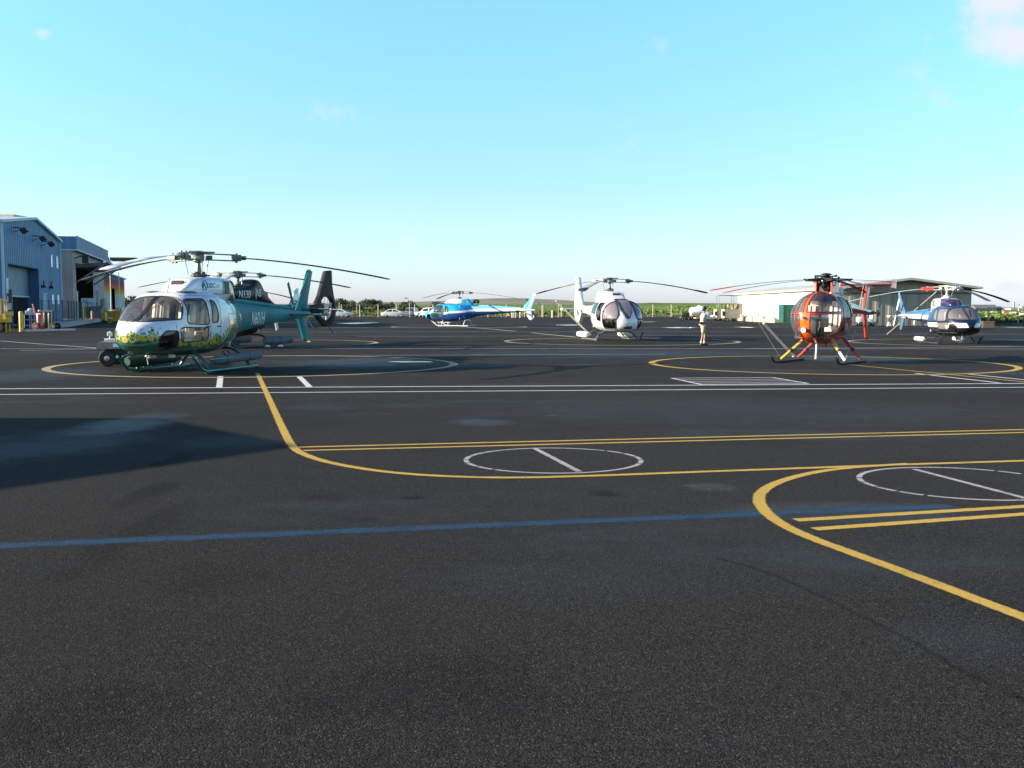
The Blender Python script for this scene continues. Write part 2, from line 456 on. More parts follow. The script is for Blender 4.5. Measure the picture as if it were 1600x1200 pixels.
def land_z(x, y):
    def ss(a, b, t):
        t = min(1, max(0, (t - a) / (b - a))); return t * t * (3 - 2 * t)
    right = ss(28, 60, x)
    edge = 191 * (1 - right) + 104 * right
    d = y - edge
    z = -.05
    if d > 0:
        z += .12 * ss(0, 4, d) + 3.1 * ss(30, 420, d) + 3.0 * ss(350, 1600, d)
        z += right * .50 * ss(3, 40, d) + right * .15 * ss(60, 160, d)
        z += .25 * sin(x * .021 + 1) * sin(y * .017) * ss(20, 120, d)
    z -= (3.3 * ss(30, 420, d) + 4.2 * ss(350, 1600, d)) * ss(.27, .42, x / max(y, 1)) if d > 0 else 0
    z += 6.4 * math.exp(-((x - 2) / 75) ** 2 - ((y - 1150) / 210) ** 2) + 3.6 * math.exp(-((x + 130) / 120) ** 2 - ((y - 1250) / 230) ** 2)
    z += 1.5 * math.exp(-((x - 120) / 140) ** 2 - ((y - 1400) / 250) ** 2)
    z -= max(0, (y - 1500)) * .004
    return z
ys = [-60, 60, 95, 100, 103, 104, 106, 109, 113, 120, 130, 145, 160, 175, 188, 191, 192, 194, 197, 202, 210, 222, 238, 258, 285, 320, 360, 410, 470, 540, 620, 700, 780, 860, 940, 1020, 1100, 1180, 1260, 1350, 1500, 1800, 2400, 3400, 5500]
xs = sorted(set([-4500, -2500, -1500, -1000, -700, -520] + list(range(-400, 401, 16)) + [24, 30, 36, 44, 50] + [520, 700, 1000, 1500, 2500, 4500]))
m_ = MB()
grid = [m_.vs([(x, y, land_z(x, y)) for x in xs]) for y in ys]
for a, b_ in zip(grid, grid[1:]):
    for i in range(len(xs) - 1): m_.face([a[i], a[i + 1], b_[i + 1], b_[i]])
tag(m_.build('grass_field', land_mat(), smooth=180), kind='structure')

# ------------------------------------------------------------------ painted markings, each a thin sheet on the tarmac
LZ = [.0012]
def strip(name, pts, w, m, closed=False, z=None):
    """a painted line of width w along ground points"""
    if z is None:
        LZ[0] = .0012 if LZ[0] > .0034 else LZ[0] + .0004
        z = LZ[0] * (1 if max(p[1] for p in pts) < 30 else 2.2)
    pts = [Vector((p[0], p[1], 0)) for p in pts]; n = len(pts)
    mb = MB(); rows = []
    lay = mb.bm.verts.layers.float.new('across')
    for i, p in enumerate(pts):
        if closed: t = pts[(i + 1) % n] - pts[i - 1]
        else: t = pts[min(n - 1, i + 1)] - pts[max(0, i - 1)]
        t.normalize(); s = Vector((-t.y, t.x, 0)) * w / 2
        row = mb.vs([(p + s * q).to_tuple()[:2] + (z,) for q in (1, 0, -1)])
        row[1][lay] = 1.0
        rows.append(row)
    for i in range(n if closed else n - 1):
        a, b = rows[i], rows[(i + 1) % n]
        for k in (0, 1): mb.face([a[k], a[k + 1], b[k + 1], b[k]])
    return tag(mb.build(name, m, smooth=0), kind='structure')
def dense(pts, k=10):
    """Catmull-Rom through ground points"""
    P = [Vector((p[0], p[1], 0)) for p in pts]; out = []
    for i in range(len(P) - 1):
        a, b, c, d = P[max(0, i - 1)], P[i], P[i + 1], P[min(len(P) - 1, i + 2)]
        for j in range(k):
            t = j / k
            out.append(.5 * ((2 * b) + (c - a) * t + (2 * a - 5 * b + 4 * c - d) * t * t + (3 * b - a - 3 * c + d) * t ** 3))
    return out + [P[-1]]
def ring(cx, cy, r, n=96): return [(cx + r * cos(2 * pi * k / n), cy + r * sin(2 * pi * k / n)) for k in range(n)]
def px(*l): return [at(a, b) for a, b in l]
def ext(a, b, f0, f1):
    d = b - a; return a + d * f0, a + d * f1

# long pair of white lines across the apron
a, b = at(0, 607.5), at(1600, 599.2); strip('white_line', ext(a, b, -2, 3), .17, WHITE_P)
a, b = at(0, 616.5), at(1600, 605.2); strip('white_line', ext(a, b, -2, 3), .15, WHITE_P)
# short stubs in front of the nearest pad
strip('white_stub_line', px((344.5, 588), (342.5, 606)), .17, WHITE_P)
strip('white_stub_line', px((467, 588), (484, 605)), .17, WHITE_P)
# yellow lead-in line with its wide bend
strip('yellow_curve_line', dense(px((402, 583), (420, 622), (440, 666), (457, 697), (480, 712), (525, 725), (600, 737), (690, 744), (800, 746.5), (930, 743.5), (1080, 738), (1220, 733), (1400, 726.5)), 8) + px((1700, 717)), .145, YELLOW_P)
# second yellow bend, lower right
strip('yellow_curve_line', dense(px((1420, 725), (1330, 731), (1270, 739), (1218, 753), (1189, 771), (1190, 792), (1218, 817), (1268, 841), (1330, 864), (1420, 897), (1600, 965)), 8) + px((1700, 1003)), .145, YELLOW_P)
# pairs of yellow lines
a, b = at(466, 698.7), at(1600, 671.2); strip('yellow_line', ext(a, b, 0, 2), .125, YELLOW_P)
a, b = at(474, 704), at(1600, 675.8); strip('yellow_line', ext(a, b, 0, 2), .125, YELLOW_P)
a, b = at(1243, 813), at(1600, 791.5); strip('yellow_line', ext(a, b, 0, 3), .15, YELLOW_P)
a, b = at(1272, 827), at(1600, 803.5); strip('yellow_line', ext(a, b, 0, 3), .15, YELLOW_P)
# faded blue guide line
a, b = at(0, 853), at(1190, 803.5); strip('blue_line', [a + (b - a) * (i / 30) for i in range(-12, 40)], .36, BLUE_P)
# small dashed circles with a bar, faded
def small_circle(cx, cy, r, bar):
    for k in range(22):
        a0 = 2 * pi * k / 22; a1 = a0 + 2 * pi / 22 * (.86 if abs(cos(a0)) > .8 else 1.0)
        strip('dashed_circle_mark', [(cx + r * cos(a0 + (a1 - a0) * i / 4), cy + r * sin(a0 + (a1 - a0) * i / 4)) for i in range(5)], .08, FADED_W, z=.0014)
    strip('circle_bar_mark', bar, .10, FADED_W, z=.0022)
small_circle(.45, 11.42, .95, px((834, 700), (905, 737)))
small_circle(4.28, 9.92, .94, px((1428, 733), (1604, 779)))
# big pad circles
for cx, cy, r, w, m in [(-7.35, 30.6, 5.65, .30, BEIGE_P), (9.25, 31.0, 5.1, .28, YELLOW_P), (5.4, 52.3, 5.7, .32, BEIGE_P),
                        (-11.6, 49.5, 5.2, .3, BEIGE_P), (-4.6, 92, 5.8, .4, BEIGE_P), (22, 50.5, 5.6, .3, BEIGE_P)]:
    strip('pad_circle_line', ring(cx, cy, r), w, m, closed=True)
# hatched box
q = px((1050, 591), (1208, 590), (1262, 599.2), (1096, 601))
strip('hatch_box_line', q, .16, WHITE_P, closed=True)
for f in (.3, .55, .78):
    strip('hatch_box_line', [q[0].lerp(q[3], f), q[1].lerp(q[2], f)], .1, WHITE_P)
# slanting lines beside the right-hand pad
strip('white_slant_line', px((1431, 583.5), (1562, 598.3)), .15, WHITE_P)
strip('white_slant_line', px((1512, 584.5), (1640, 597.5)), .15, WHITE_P)
a, b = at(1318, 569), at(1600, 597); strip('yellow_slant_line', ext(a, b, 0, 1.3), .14, YELLOW_P)
# far lines across the apron
for y0, y1, x0, x1, w, m in [(545, 545.2, -60, 1750, .3, FADED_W), (519, 518.5, 380, 1150, .42, FADED_W), (526, 522, 560, 1700, .35, FADED_W), (512, 511, 500, 1750, .5, FADED_W),
                             (556, 553.5, 420, 1040, .2, FADED_W), (545, 541, 1160, 1700, .3, FADED_W)]:
    strip('far_white_line', px((x0, y0), (x1, y1)), w, m)
strip('far_yellow_line', px((728, 511), (805, 517.5)), .45, BEIGE_P)
strip('far_yellow_line', px((830, 520), (900, 527)), .4, BEIGE_P)
strip('far_yellow_line', px((30, 548), (360, 541)), .3, BEIGE_P)
strip('far_white_line', px((0, 533), (260, 552)), .3, FADED_W)

# standing water, stains, a patch and a seam: thin irregular sheets
def blob(name, cx, cy, rx, ry, m, z, rot=0.0, seed=0, n=48, rough=.35):
    r = random.Random(seed); ph = [r.uniform(0, 6.28) for _ in range(5)]
    pts = []
    for k in range(n):
        a = 2 * pi * k / n
        f = 1 + rough * (.5 * sin(2 * a + ph[0]) + .35 * sin(3 * a + ph[1]) + .25 * sin(5 * a + ph[2]) + .18 * sin(9 * a + ph[3]))
        u, v = rx * f * cos(a), ry * f * sin(a)
        pts.append((cx + u * cos(rot) - v * sin(rot), cy + u * sin(rot) + v * cos(rot), z))
    mb = MB(); mb.face(mb.vs(pts))
    return tag(mb.build(name, m, smooth=0), kind='structure')
def water_mat():
    b = NB('standing_water'); n = b.noise(3, 4)
    b.set(Base_Color=b.mix(n, (.012, .014, .017), (.02, .021, .023)), Roughness=b.math('MULTIPLY_ADD', b.noise(1.2, 4), .14, .02), Specular_IOR_Level=.5)
    b.bump(b.noise(1.5, 3), .04, .02)
    return b.m
WATER = water_mat()
for i, (x, y, w, h) in enumerate([(560, 505, 55, 1.6), (890, 508, 34, 1.5), (1062, 512, 50, 1.3), (1160, 511.5, 26, .9), (330, 500.5, 30, .9), (1590, 512, 26, 1.1),
                                  (700, 500, 30, .6), (640, 566, 60, 1.2), (1010, 503, 26, .6), (300, 545, 50, .9)]):
    c = at(x, y); c2 = at(x + w / 2, y); d = (at(x, y - h) - at(x, y + h)).length / 2 * .6
    blob('puddle', c.x, c.y, (c2.x - c.x), d, WATER, .013, seed=i)
def stain_mat(name, col, lo=.42, hi=.6, rough=.8):
    b = NB(name); P = b.tc.outputs['Object']
    n = b.noise(6, 5, .7, P); f = b.noise(40, 3, .7, P)
    c = b.mix(b.step(n, lo, hi), (.025, .025, .025), col); c = b.mix(b.math('MULTIPLY', b.step(f, .5, .3), .6), c, (.012, .012, .012))
    b.set(Base_Color=c, Roughness=rough); b.bump(f, .8, .012)
    return b.m
# the weathered seam in the near tarmac
r = random.Random(3); sp_ = dense(px((1120, 872), (1200, 895), (1300, 940), (1420, 1000), (1510, 1052), (1600, 1095)), 30)
sp_ = [Vector((p.x + r.gauss(0, .006), p.y + r.gauss(0, .006), 0)) for p in sp_]
strip('tarmac_seam', sp_, .055, paint_mat('seam_dirt', (.022, .014, .007), .58, .1, .6), z=.0008)
r_ = random.Random(9)
for i_ in range(20, 148, 6):
    if r_.random() < .75: strip('tarmac_crack', [p + Vector((0, .004, 0)) for p in sp_[i_:i_ + r_.randint(3, 7)]], r_.uniform(.008, .017), paint_mat('crack_dark', (.004, .0035, .003), .66, .0, .4), z=.0011)
# ------------------------------------------------------------------ buildings
BLUE_STEEL = mat('blue_sheet_steel', (.065, .185, .33), .5, 0, 0, .10, .25)
BLUE_DARK = mat('blue_roll_door', (.13, .21, .27), .5, 0, 0, .08, .4)
TRIM = mat('pale_blue_trim', (.42, .54, .60), .5, 0, 0, .08, .6)
BEIGE_STEEL = mat('beige_sheet_steel', (.36, .31, .28), .6, 0, 0, .12, .3)
PARAPET = mat('blue_parapet_steel', (.07, .17, .30), .45, 0, 0, .1, .4)
TAN = mat('tan_roof_steel', (.46, .34, .22), .6)
DARK_IN = mat('dark_interior', (.03, .03, .03), .8)
GREY_IN = mat('interior_board', (.16, .15, .13), .8)
CONC = mat('pale_concrete', (.34, .33, .31), .85, bump=.3)
LAMP_BLACK = mat('black_lamp_metal', (.02, .02, .025), .5)
GALV = mat('galvanised_steel', (.38, .39, .40), .42, .7)
WHITE_PAINT = mat('white_gloss_paint', (.78, .78, .77), .3, 0, .5, .05)
YELLOW = mat('yellow_machine_paint', (.66, .34, .012), .42, 0, .3, .15, rust=(.16, .09, .04))
RUBBER = mat('black_rubber', (.018, .018, .018), .75)
BLACK = mat('black_paint', (.018, .018, .02), .4, 0, .3)
RED = mat('red_gloss_paint', (.50, .030, .022), .3, 0, .6)
WIN = mat('dark_window_glass', (.02, .03, .035), .06, 0, .5)
b_ = NB('glowing_window_film'); b_.set(Base_Color=b_.mix(b_.noise(3, 2), (.8, .86, .88), (.86, .92, .94)), Roughness=.3, Emission_Color=(.80, .95, 1.0, 1), Emission_Strength=.26)  # emission added so the shaded panes read bright, no lamp behind
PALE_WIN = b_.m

def sheet(root, name, m, x0, x1, z0, top, openings=(), pitch=.75, y=0.0, out=-1, depth=.045):
    """ribbed sheet wall in the local XZ plane; openings are (xa, xb, za, zb)"""
    xs, yo = [], []
    x = x0
    while x < x1 - .01:
        for dx, oy in ((0, 0), (pitch * .62, 0), (pitch * .70, 1), (pitch * .88, 1), (pitch * .96, 0)):
            if x + dx < x1: xs.append(x + dx); yo.append(oy)
        x += pitch
    xs.append(x1); yo.append(0)
    ev = {a: o for a, o in zip(xs, yo)}
    for xa, xb, za, zb in openings:
        for e in (xa, xb):
            if e not in ev: ev[e] = float(np.interp(e, xs, yo))
    X = sorted(ev); mb = MB()
    tf = top if callable(top) else (lambda q: top)
    for a, b in zip(X, X[1:]):
        mid = (a + b) / 2
        cuts = sorted((za, zb) for xa, xb, za, zb in openings if xa < mid < xb)
        lo = z0; spans = []
        for za, zb in cuts:
            if za > lo: spans.append((lo, za))
            lo = zb
        spans.append((lo, None))
        ya, yb = y + out * depth * ev[a], y + out * depth * ev[b]
        for s0, s1 in spans:
            mb.face(mb.vs([(a, ya, s0), (b, yb, s0), (b, yb, tf(b) if s1 is None else s1), (a, ya, tf(a) if s1 is None else s1)]))
    return mb.build(name, m, root, smooth=0)
def side_sheet(root, name, m, x, y0, y1, z0, top, pitch=.75):
    """ribbed wall in the YZ plane at x"""
    o = sheet(root, name, m, 0, y1 - y0, z0, top, pitch=pitch, out=1)
    o.location = (x, y0, 0); o.rotation_euler = (0, 0, R(90))
    return o
def frame_part(root, name, m, xa, xb, za, zb, w=.08, d=.1, y=0.0):
    mb = MB()
    mb.box(((xa + xb) / 2, y, zb + w / 2), (xb - xa + 2 * w, d, w)).box(((xa + xb) / 2, y, za - w / 2), (xb - xa + 2 * w, d, w))
    mb.box((xa - w / 2, y, (za + zb) / 2), (w, d, zb - za)).box((xb + w / 2, y, (za + zb) / 2), (w, d, zb - za))
    return mb.build(name, m, root, smooth=0)
def gable_roof(root, m, x0, x1, y0, y1, ze, zr, t=.22, over=.35, name='roof'):
    xm = (x0 + x1) / 2; sl = (zr - ze) / (xm - x0)
    a, b = x0 - over, x1 + over
    za = ze - over * sl
    mb = MB()
    mb.prism([(a, za), (xm, zr), (b, za), (b, za + t), (xm, zr + t), (a, za + t)], 'y', y0 - over, y1 + over)
    return mb.build(name, m, root, smooth=0)
def window_part(root, xa, xb, za, zb, glass, frame=TRIM, y=-.02):
    w = MB().box(((xa + xb) / 2, y + .06, (za + zb) / 2), (xb - xa, .03, zb - za)).build('window', glass, root, smooth=0)
    frame_part(w, 'window_frame', frame, xa, xb, za, zb, .07, .14, y)
    return w

# --- blue gabled hangar
A = Vector((-42.3, 88, 0)); Bv = Vector((-49.0, 115, 0)); L = (Bv - A).length
rz = atan2((Bv - A).y, (Bv - A).x)
h = thing('blue_hangar', 'blue sheet steel hangar with low gable and half open roller door, far left', 'hangar', A, rz)
ze, zr = 8.75, 10.05
gt = lambda q: ze + (zr - ze) * (1 - abs(q - L / 2) / (L / 2))
dx0, dx1 = 2.3, 15.6
wins = [(22.4, 23.3, 5.9, 7.1), (25.6, 26.5, 5.9, 7.1), (22.4, 23.3, 2.1, 3.0), (25.6, 26.5, 2.1, 3.0)]
sheet(h, 'wall', BLUE_STEEL, 0, L, 0, gt, [(dx0, dx1, 0, 5.4)] + wins + [(17.6, 19.7, 0, 3.0)])
side_sheet(h, 'side_wall', BLUE_STEEL, 0, 0, 34, 0, ze)
side_sheet(h, 'side_wall', BLUE_STEEL, L, 0, 34, 0, ze)
gable_roof(h, TRIM, 0, L, 0, 34, ze, zr)
for x_ in (.06, L - .06): MB().box((x_, -.09, ze / 2), (.26, .18, ze)).build('corner_trim', TRIM, h, smooth=0)
d = MB()
n = 22
for i in range(n):
    z0 = 2.75 + (5.4 - 2.75) * i / n; z1 = 2.75 + (5.4 - 2.75) * (i + 1) / n
    d.box(((dx0 + dx1) / 2, .95 + .02 * (i % 2), (z0 + z1) / 2), (dx1 - dx0, .05, z1 - z0))
d = d.build('roller_door', BLUE_DARK, h, smooth=0)
MB().box(((dx0 + dx1) / 2, .9, 2.71), (dx1 - dx0, .14, .12)).build('door_rail', TRIM, d, smooth=0)
MB().box((dx1 + .05, .5, 2.7), (.1, 1.0, 5.4)).box((dx0 - .05, .5, 2.7), (.1, 1.0, 5.4)).box(((dx0 + dx1) / 2, .5, 5.46), (dx1 - dx0, 1.0, .1)).build('door_jamb', mat('deep_blue_steel', (.045, .095, .19), .5), h, smooth=0)
MB().box((L / 2, 33.5, 3.5), (L - 1, .1, 7)).box((L / 2, 17, .03), (L - 1, 33, .04)).box((7, 12, 1.2), (4, 3, 2.4)).build('interior', GREY_IN, h, smooth=0)
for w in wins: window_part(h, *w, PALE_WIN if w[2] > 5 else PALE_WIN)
o = MB().box((18.65, .05, 1.5), (2.1, .06, 3.0)).build('door', mat('pale_blue_door', (.30, .44, .52), .45), h, smooth=0)
frame_part(o, 'door_frame', TRIM, 17.6, 19.7, .02, 3.0, .1, .16, -.02)
MB().box((19.4, -.02, 1.1), (.08, .08, .25)).build('handle', GALV, o, smooth=0)
for fx, fz in ((4.6, 8.3), (13.4, 8.15), (17.7, 7.9)):
    l = MB().tube((fx, -.05, fz + .35), (fx, -.75, fz + .25), .05).tube((fx, -.05, fz - .1), (fx, -.75, fz + .2), .03).build('lamp_arm', LAMP_BLACK, h)
    MB().box((fx, -.95, fz + .05), (.85, .5, .42), rx=R(-35), bev=.04).build('floodlight', LAMP_BLACK, l, smooth=0)
for fx, fz in ((17.2, 3.75), (21.4, 3.75)):
    MB().box((fx, -.2, fz), (.7, .4, .25), bev=.04).tube((fx + .1, -.15, fz), (fx + .1, -.2, fz + .6), .06).build('wall_lamp', LAMP_BLACK, h, smooth=0)
MB().box((1.2, -.12, 3.5), (.9, .05, 1.3)).box((1.2, -.12, 2.4), (.4, .05, .5)).build('notice_board', mat('notice_white', (.6, .66, .72), .5), h, smooth=0)
MB().box((1.75, -.2, 1.6), (.35, .35, 3.2)).build('downpipe', mat('old_steel', (.12, .11, .11), .7), h, smooth=0)

# --- tan building showing over the blue roof
p = ray_at(-60, 338, 140); q = ray_at(20, 336, 140)
h = thing('tan_building', 'tan building whose roof shows above the blue hangar', 'building', (q.x, 140, 0), 0)
W = 22
q = ray_at(15, 335, 140)
sheet(h, 'wall', TAN, -W, 0, 0, q.z - .9)
side_sheet(h, 'side_wall', TAN, 0, 0, 4, 0, q.z - .9)
MB().box((-W / 2, 2, q.z - .45), (W + .6, 4.6, .9), bev=.05).build('roof', mat('tan_fascia', (.62, .46, .36), .6), h, smooth=0)

# --- beige hangar with blue parapet and a raised canopy door
A2 = Vector((-50.5, 122, 0)); B2 = Vector((-58.8, 152.8, 0)); L2 = (B2 - A2).length
h = thing('beige_hangar', 'beige hangar with blue parapet and raised canopy door, beyond the blue hangar', 'hangar', A2, atan2((B2 - A2).y, (B2 - A2).x))
o0, o1, oz = 2.7, 19.0, 6.9
sheet(h, 'wall', BEIGE_STEEL, 0, L2, 0, 8.5, [(o0, o1, 0, oz), (21.5, 23.5, 1.6, 4.0)])
side_sheet(h, 'side_wall', BEIGE_STEEL, 0, 0, 26, 0, 8.5)
side_sheet(h, 'side_wall', BEIGE_STEEL, L2, 0, 26, 0, 8.5)
MB().box((L2 / 2, 13, 8.45), (L2, 26, .1)).build('roof', GALV, h, smooth=0)
sheet(h, 'parapet', PARAPET, -.6, L2 + .6, 8.3, 9.8, y=-.6, pitch=1.1)
side_sheet(h, 'parapet', PARAPET, -.6, -.6, 26, 8.3, 9.8, pitch=1.1)
MB().box((L2 / 2, -.62, 8.26), (L2 + 1.3, .12, .14)).box((-.62, 12.7, 8.26), (.12, 26.6, .14)).box((L2 / 2, -.62, 9.84), (L2 + 1.3, .1, .08)).build('parapet_trim', TRIM, h, smooth=0)
MB().box((L2 / 2, -.3, 8.33), (L2 + 1.1, .6, .04)).build('soffit', BEIGE_STEEL, h, smooth=0)
MB().box((L2 / 2, 18, 3.5), (L2 - .6, .1, 7)).box((L2 / 2, 9, .03), (L2 - .6, 18, .04)).box((L2 / 2, 9, 7.6), (L2 - .6, 18, .05)).build('interior', GREY_IN, h, smooth=0)
MB().box((9.5, 17.8, 1.6), (1.6, .2, 3.2)).build('inner_door', DARK_IN, h, smooth=0)
c = MB()
c.box(((o0 + o1) / 2, -1.8, oz - .1), (o1 - o0, 3.6, .22), rx=R(-5))
for k in range(6): c.box((o0 + (o1 - o0) * k / 5, -1.8, oz - .3), (.15, 3.5, .22), rx=R(-5))
c = c.build('canopy_door', mat('canopy_underside', (.10, .10, .10), .6), h, smooth=0)
for k in (0, .5, 1): MB().tube((o0 + (o1 - o0) * k, -.1, oz - 2.2), (o0 + (o1 - o0) * k, -3.2, oz - .1), .09).build('strut', GALV, c)
MB().box((o0 + 2, -3.5, oz + .25), (1.6, .5, .35)).build('lamp_box', WHITE_PAINT, c, smooth=0)
window_part(h, 21.5, 23.5, 1.6, 4.0, WIN)
MB().tube((1.4, -.1, 7.4), (1.6, -.9, 7.7), .07).box((1.7, -1.2, 7.3), (.5, .7, .9), bev=.05).build('floodlight', LAMP_BLACK, h, smooth=0)
MB().tube((1.7, -.2, 0), (1.7, -.2, 3.6), .07).build('downpipe', WHITE_PAINT, h)
MB().tube((-.3, 4, 0), (-.3, 4, 8), .09).build('downpipe', WHITE_PAINT, h)
MB().tube((-.25, 3.2, 6.1), (-.7, 3.2, 6.1), .05).box((-.9, 3.2, 6.0), (.5, .5, .45)).build('wall_lamp', LAMP_BLACK, h, smooth=0)

# --- far white hangar with the sunset stripes
A3 = Vector((-61.9, 160, 0)); B3 = Vector((-73.2, 200, 0)); L3 = (B3 - A3).length
b = NB('striped_steel_wall')
x, y, z = b.xyz()
def band(z0, z1, c0, c1, soft=.12):
    return b.mix(b.step(z, z0 - soft, z0 + soft), c0, c1)
cc = b.mix(b.step(z, 3.85, 4.0), (.46, .47, .46), (.62, .40, .04))
for z0, col in ((4.45, (.60, .22, .02)), (4.95, (.50, .10, .02)), (5.45, (.36, .03, .03)), (6.0, (.16, .02, .10)), (6.45, (.09, .14, .30))):
    cc = b.mix(b.step(z, z0 - .12, z0 + .12), cc, col)
b.set(Base_Color=cc, Roughness=.55)
h = thing('striped_hangar', 'white hangar with purple, red, orange and yellow stripes on its wall', 'hangar', A3, atan2((B3 - A3).y, (B3 - A3).x))
MB().box((L3 / 2, 21.5, 3.45), (L3 - .2, .1, 6.8)).build('back_wall', GREY_IN, h, smooth=0)
sheet(h, 'wall', b.m, 0, L3, 0, 7.0, [(14, 22, 0, 4.9)], pitch=2.4, depth=.16)
for x_ in (0, L3): side_sheet(h, 'side_wall', mat('off_white_steel', (.5, .48, .44), .6), x_, 0, 22, 0, 7.0)
MB().box((L3 / 2, 11, 6.95), (L3, 22, .1)).build('roof', GALV, h, smooth=0)
MB().box((18, 1.2, 2.6), (9.5, .1, 5.2)).build('inner_wall', GREY_IN, h, smooth=0)
MB().box((L3 / 2, -.25, 7.06), (L3 + .4, .5, .22)).build('fascia', TRIM, h, smooth=0)
mb = MB(); mb.prism([(2, 7.1), (2, 8.6), (8, 9.5), (20, 9.5), (26, 8.3), (26, 7.1)], 'y', 4, 20); mb.build('roof_monitor', mat('tan_grey_steel', (.42, .38, .33), .6), h, smooth=0)
MB().box((14, 3.9, 9.55), (13, 17, .12)).build('monitor_roof', TAN, h, smooth=0)

# --- thin mast behind the beige hangar
p = ray_at(157, 480, 152)
mb = MB().tube((p.x, 156, 0), (p.x, 156, 13.4), .08, .03, 8); mb.box((p.x, 156, .1), (.5, .5, .2))
tag(mb.build('radio_mast', GALV), 'thin bare radio mast standing behind the beige hangar', 'mast')

# --- concrete platform and kerb in front of the left-hand hangars
pf = [at(68, 513.5), at(106, 511), at(157, 502.5), at(118, 500.5), at(62, 506.5)]
mb = MB(); mb.prism([(p.x, p.y) for p in pf], 'z', -.02, .42)
tag(mb.build('concrete_platform', CONC, smooth=0), kind='structure')
a, b_ = at(38, 518.6), at(116, 516.5)
mb = MB(); v = (b_ - a); mb.box((a + b_) / 2 + Vector((0, 0, .06)), (v.length, .3, .14), rz=atan2(v.y, v.x), bev=.02)
tag(mb.build('kerb', mat('pale_kerb', (.5, .45, .40), .8), smooth=0), kind='structure')

# --- chain-link fence on the platform
def chain_fence(label, pts, z0, h, mpost, mwire, spacing, wires, group=None, name='chain_link_fence', pr=.05):
    f = thing(name, label, 'fence', (pts[0].x, pts[0].y, 0), 0, group)
    P0 = Vector((pts[0].x, pts[0].y, 0)); first = None
    wm = MB()
    for a, b in zip(pts, pts[1:]):
        a = Vector((a.x, a.y, 0)) - P0; b = Vector((b.x, b.y, 0)) - P0
        n = max(1, round((b - a).length / spacing))
        for i in range(n + 1):
            q = a.lerp(b, i / n)
            if first is None:
                first = MB().tube((0, 0, z0), (0, 0, z0 + h), pr, n=8).ball((0, 0, z0 + h), (pr * 1.3, pr * 1.3, pr), 8, 4).build('post', mpost, f, loc=q)
            else: copy_part(first, f, q)
        for k in range(wires):
            z = z0 + .1 + (h - .15) * k / (wires - 1)
            wm.tube(a + Vector((0, 0, z)), b + Vector((0, 0, z)), .028 if k in (0, wires - 1) else .012, n=5)
        m = int((b - a).length / (spacing / 6))
        for i in range(m + 1):
            q = a.lerp(b, i / m); q2 = q
            wm.tube(q + Vector((0, 0, z0 + .1)), q2 + Vector((0, 0, z0 + h - .1)), .006, n=4)
    wm.build('wire_mesh', mwire, f, smooth=0)
    return f
GREEN_W = mat('green_coated_wire', (.03, .07, .06), .5)
chain_fence('low green chain-link fence on the concrete platform by the hangars', [at(66, 511), at(108, 508), at(152, 501.5)], .42, 1.9, GREEN_W, GREEN_W, 2.6, 5)

# --- right-hand hangar: white long side, grey-green gable
b = NB('cream_white_wall'); x, y, z = b.xyz(); nn = b.noise(.5, 5, .6)
c = b.mix(b.step(z, 1.93, 1.97), (.74, .74, .72), (.70, .67, .54)); c = b.mix(b.math('MULTIPLY', b.step(nn, .5, .8), .12), c, (.5, .46, .36))
b.set(Base_Color=c, Roughness=.6); CREAM = b.m
GREY_G = mat('grey_green_sheet', (.33, .295, .235), .62, 0, 0, .07, .5)
h = thing('low_hangar', 'long low hangar with sunlit cream side wall and grey-green gable', 'hangar', (30.4, 98, 0), 0)
WX, LY = 12.1, 45
gt2 = lambda q: 3.35 + .78 * (1 - abs(q - WX / 2) / (WX / 2))
side_sheet(h, 'side_wall', CREAM, 0, 0, LY, 0, 3.55, pitch=1.4)
sheet(h, 'gable_wall', GREY_G, 0, WX, 0, gt2, pitch=1.21, depth=.03)
side_sheet(h, 'side_wall', CREAM, WX, 0, LY, 0, 3.5, pitch=1.4)
gable_roof(h, mat('pale_green_roof', (.44, .44, .36), .5), 0, WX, -.9, LY, 3.42, 4.2, .2, .45)
MB().box((WX / 2, -.05, 3.0), (WX, .1, .12)).build('door_track', mat('dark_track', (.09, .09, .09), .6), h, smooth=0)
MB().tube((-.05, 43, 2.35), (-.3, 43, 2.35), .05).box((-.4, 43, 2.2), (.35, .5, .7), bev=.05).build('wall_lamp', GALV, h, smooth=0)
MB().box((-.09, LY / 2, .09), (.18, LY, .18)).build('sill', CONC, h, smooth=0)
for k in range(1, 10): MB().box((WX * k / 10, -.045, 1.5), (.05, .03, 2.95)).build('panel_joint', mat('joint_grey', (.26, .27, .23), .6), h, smooth=0)

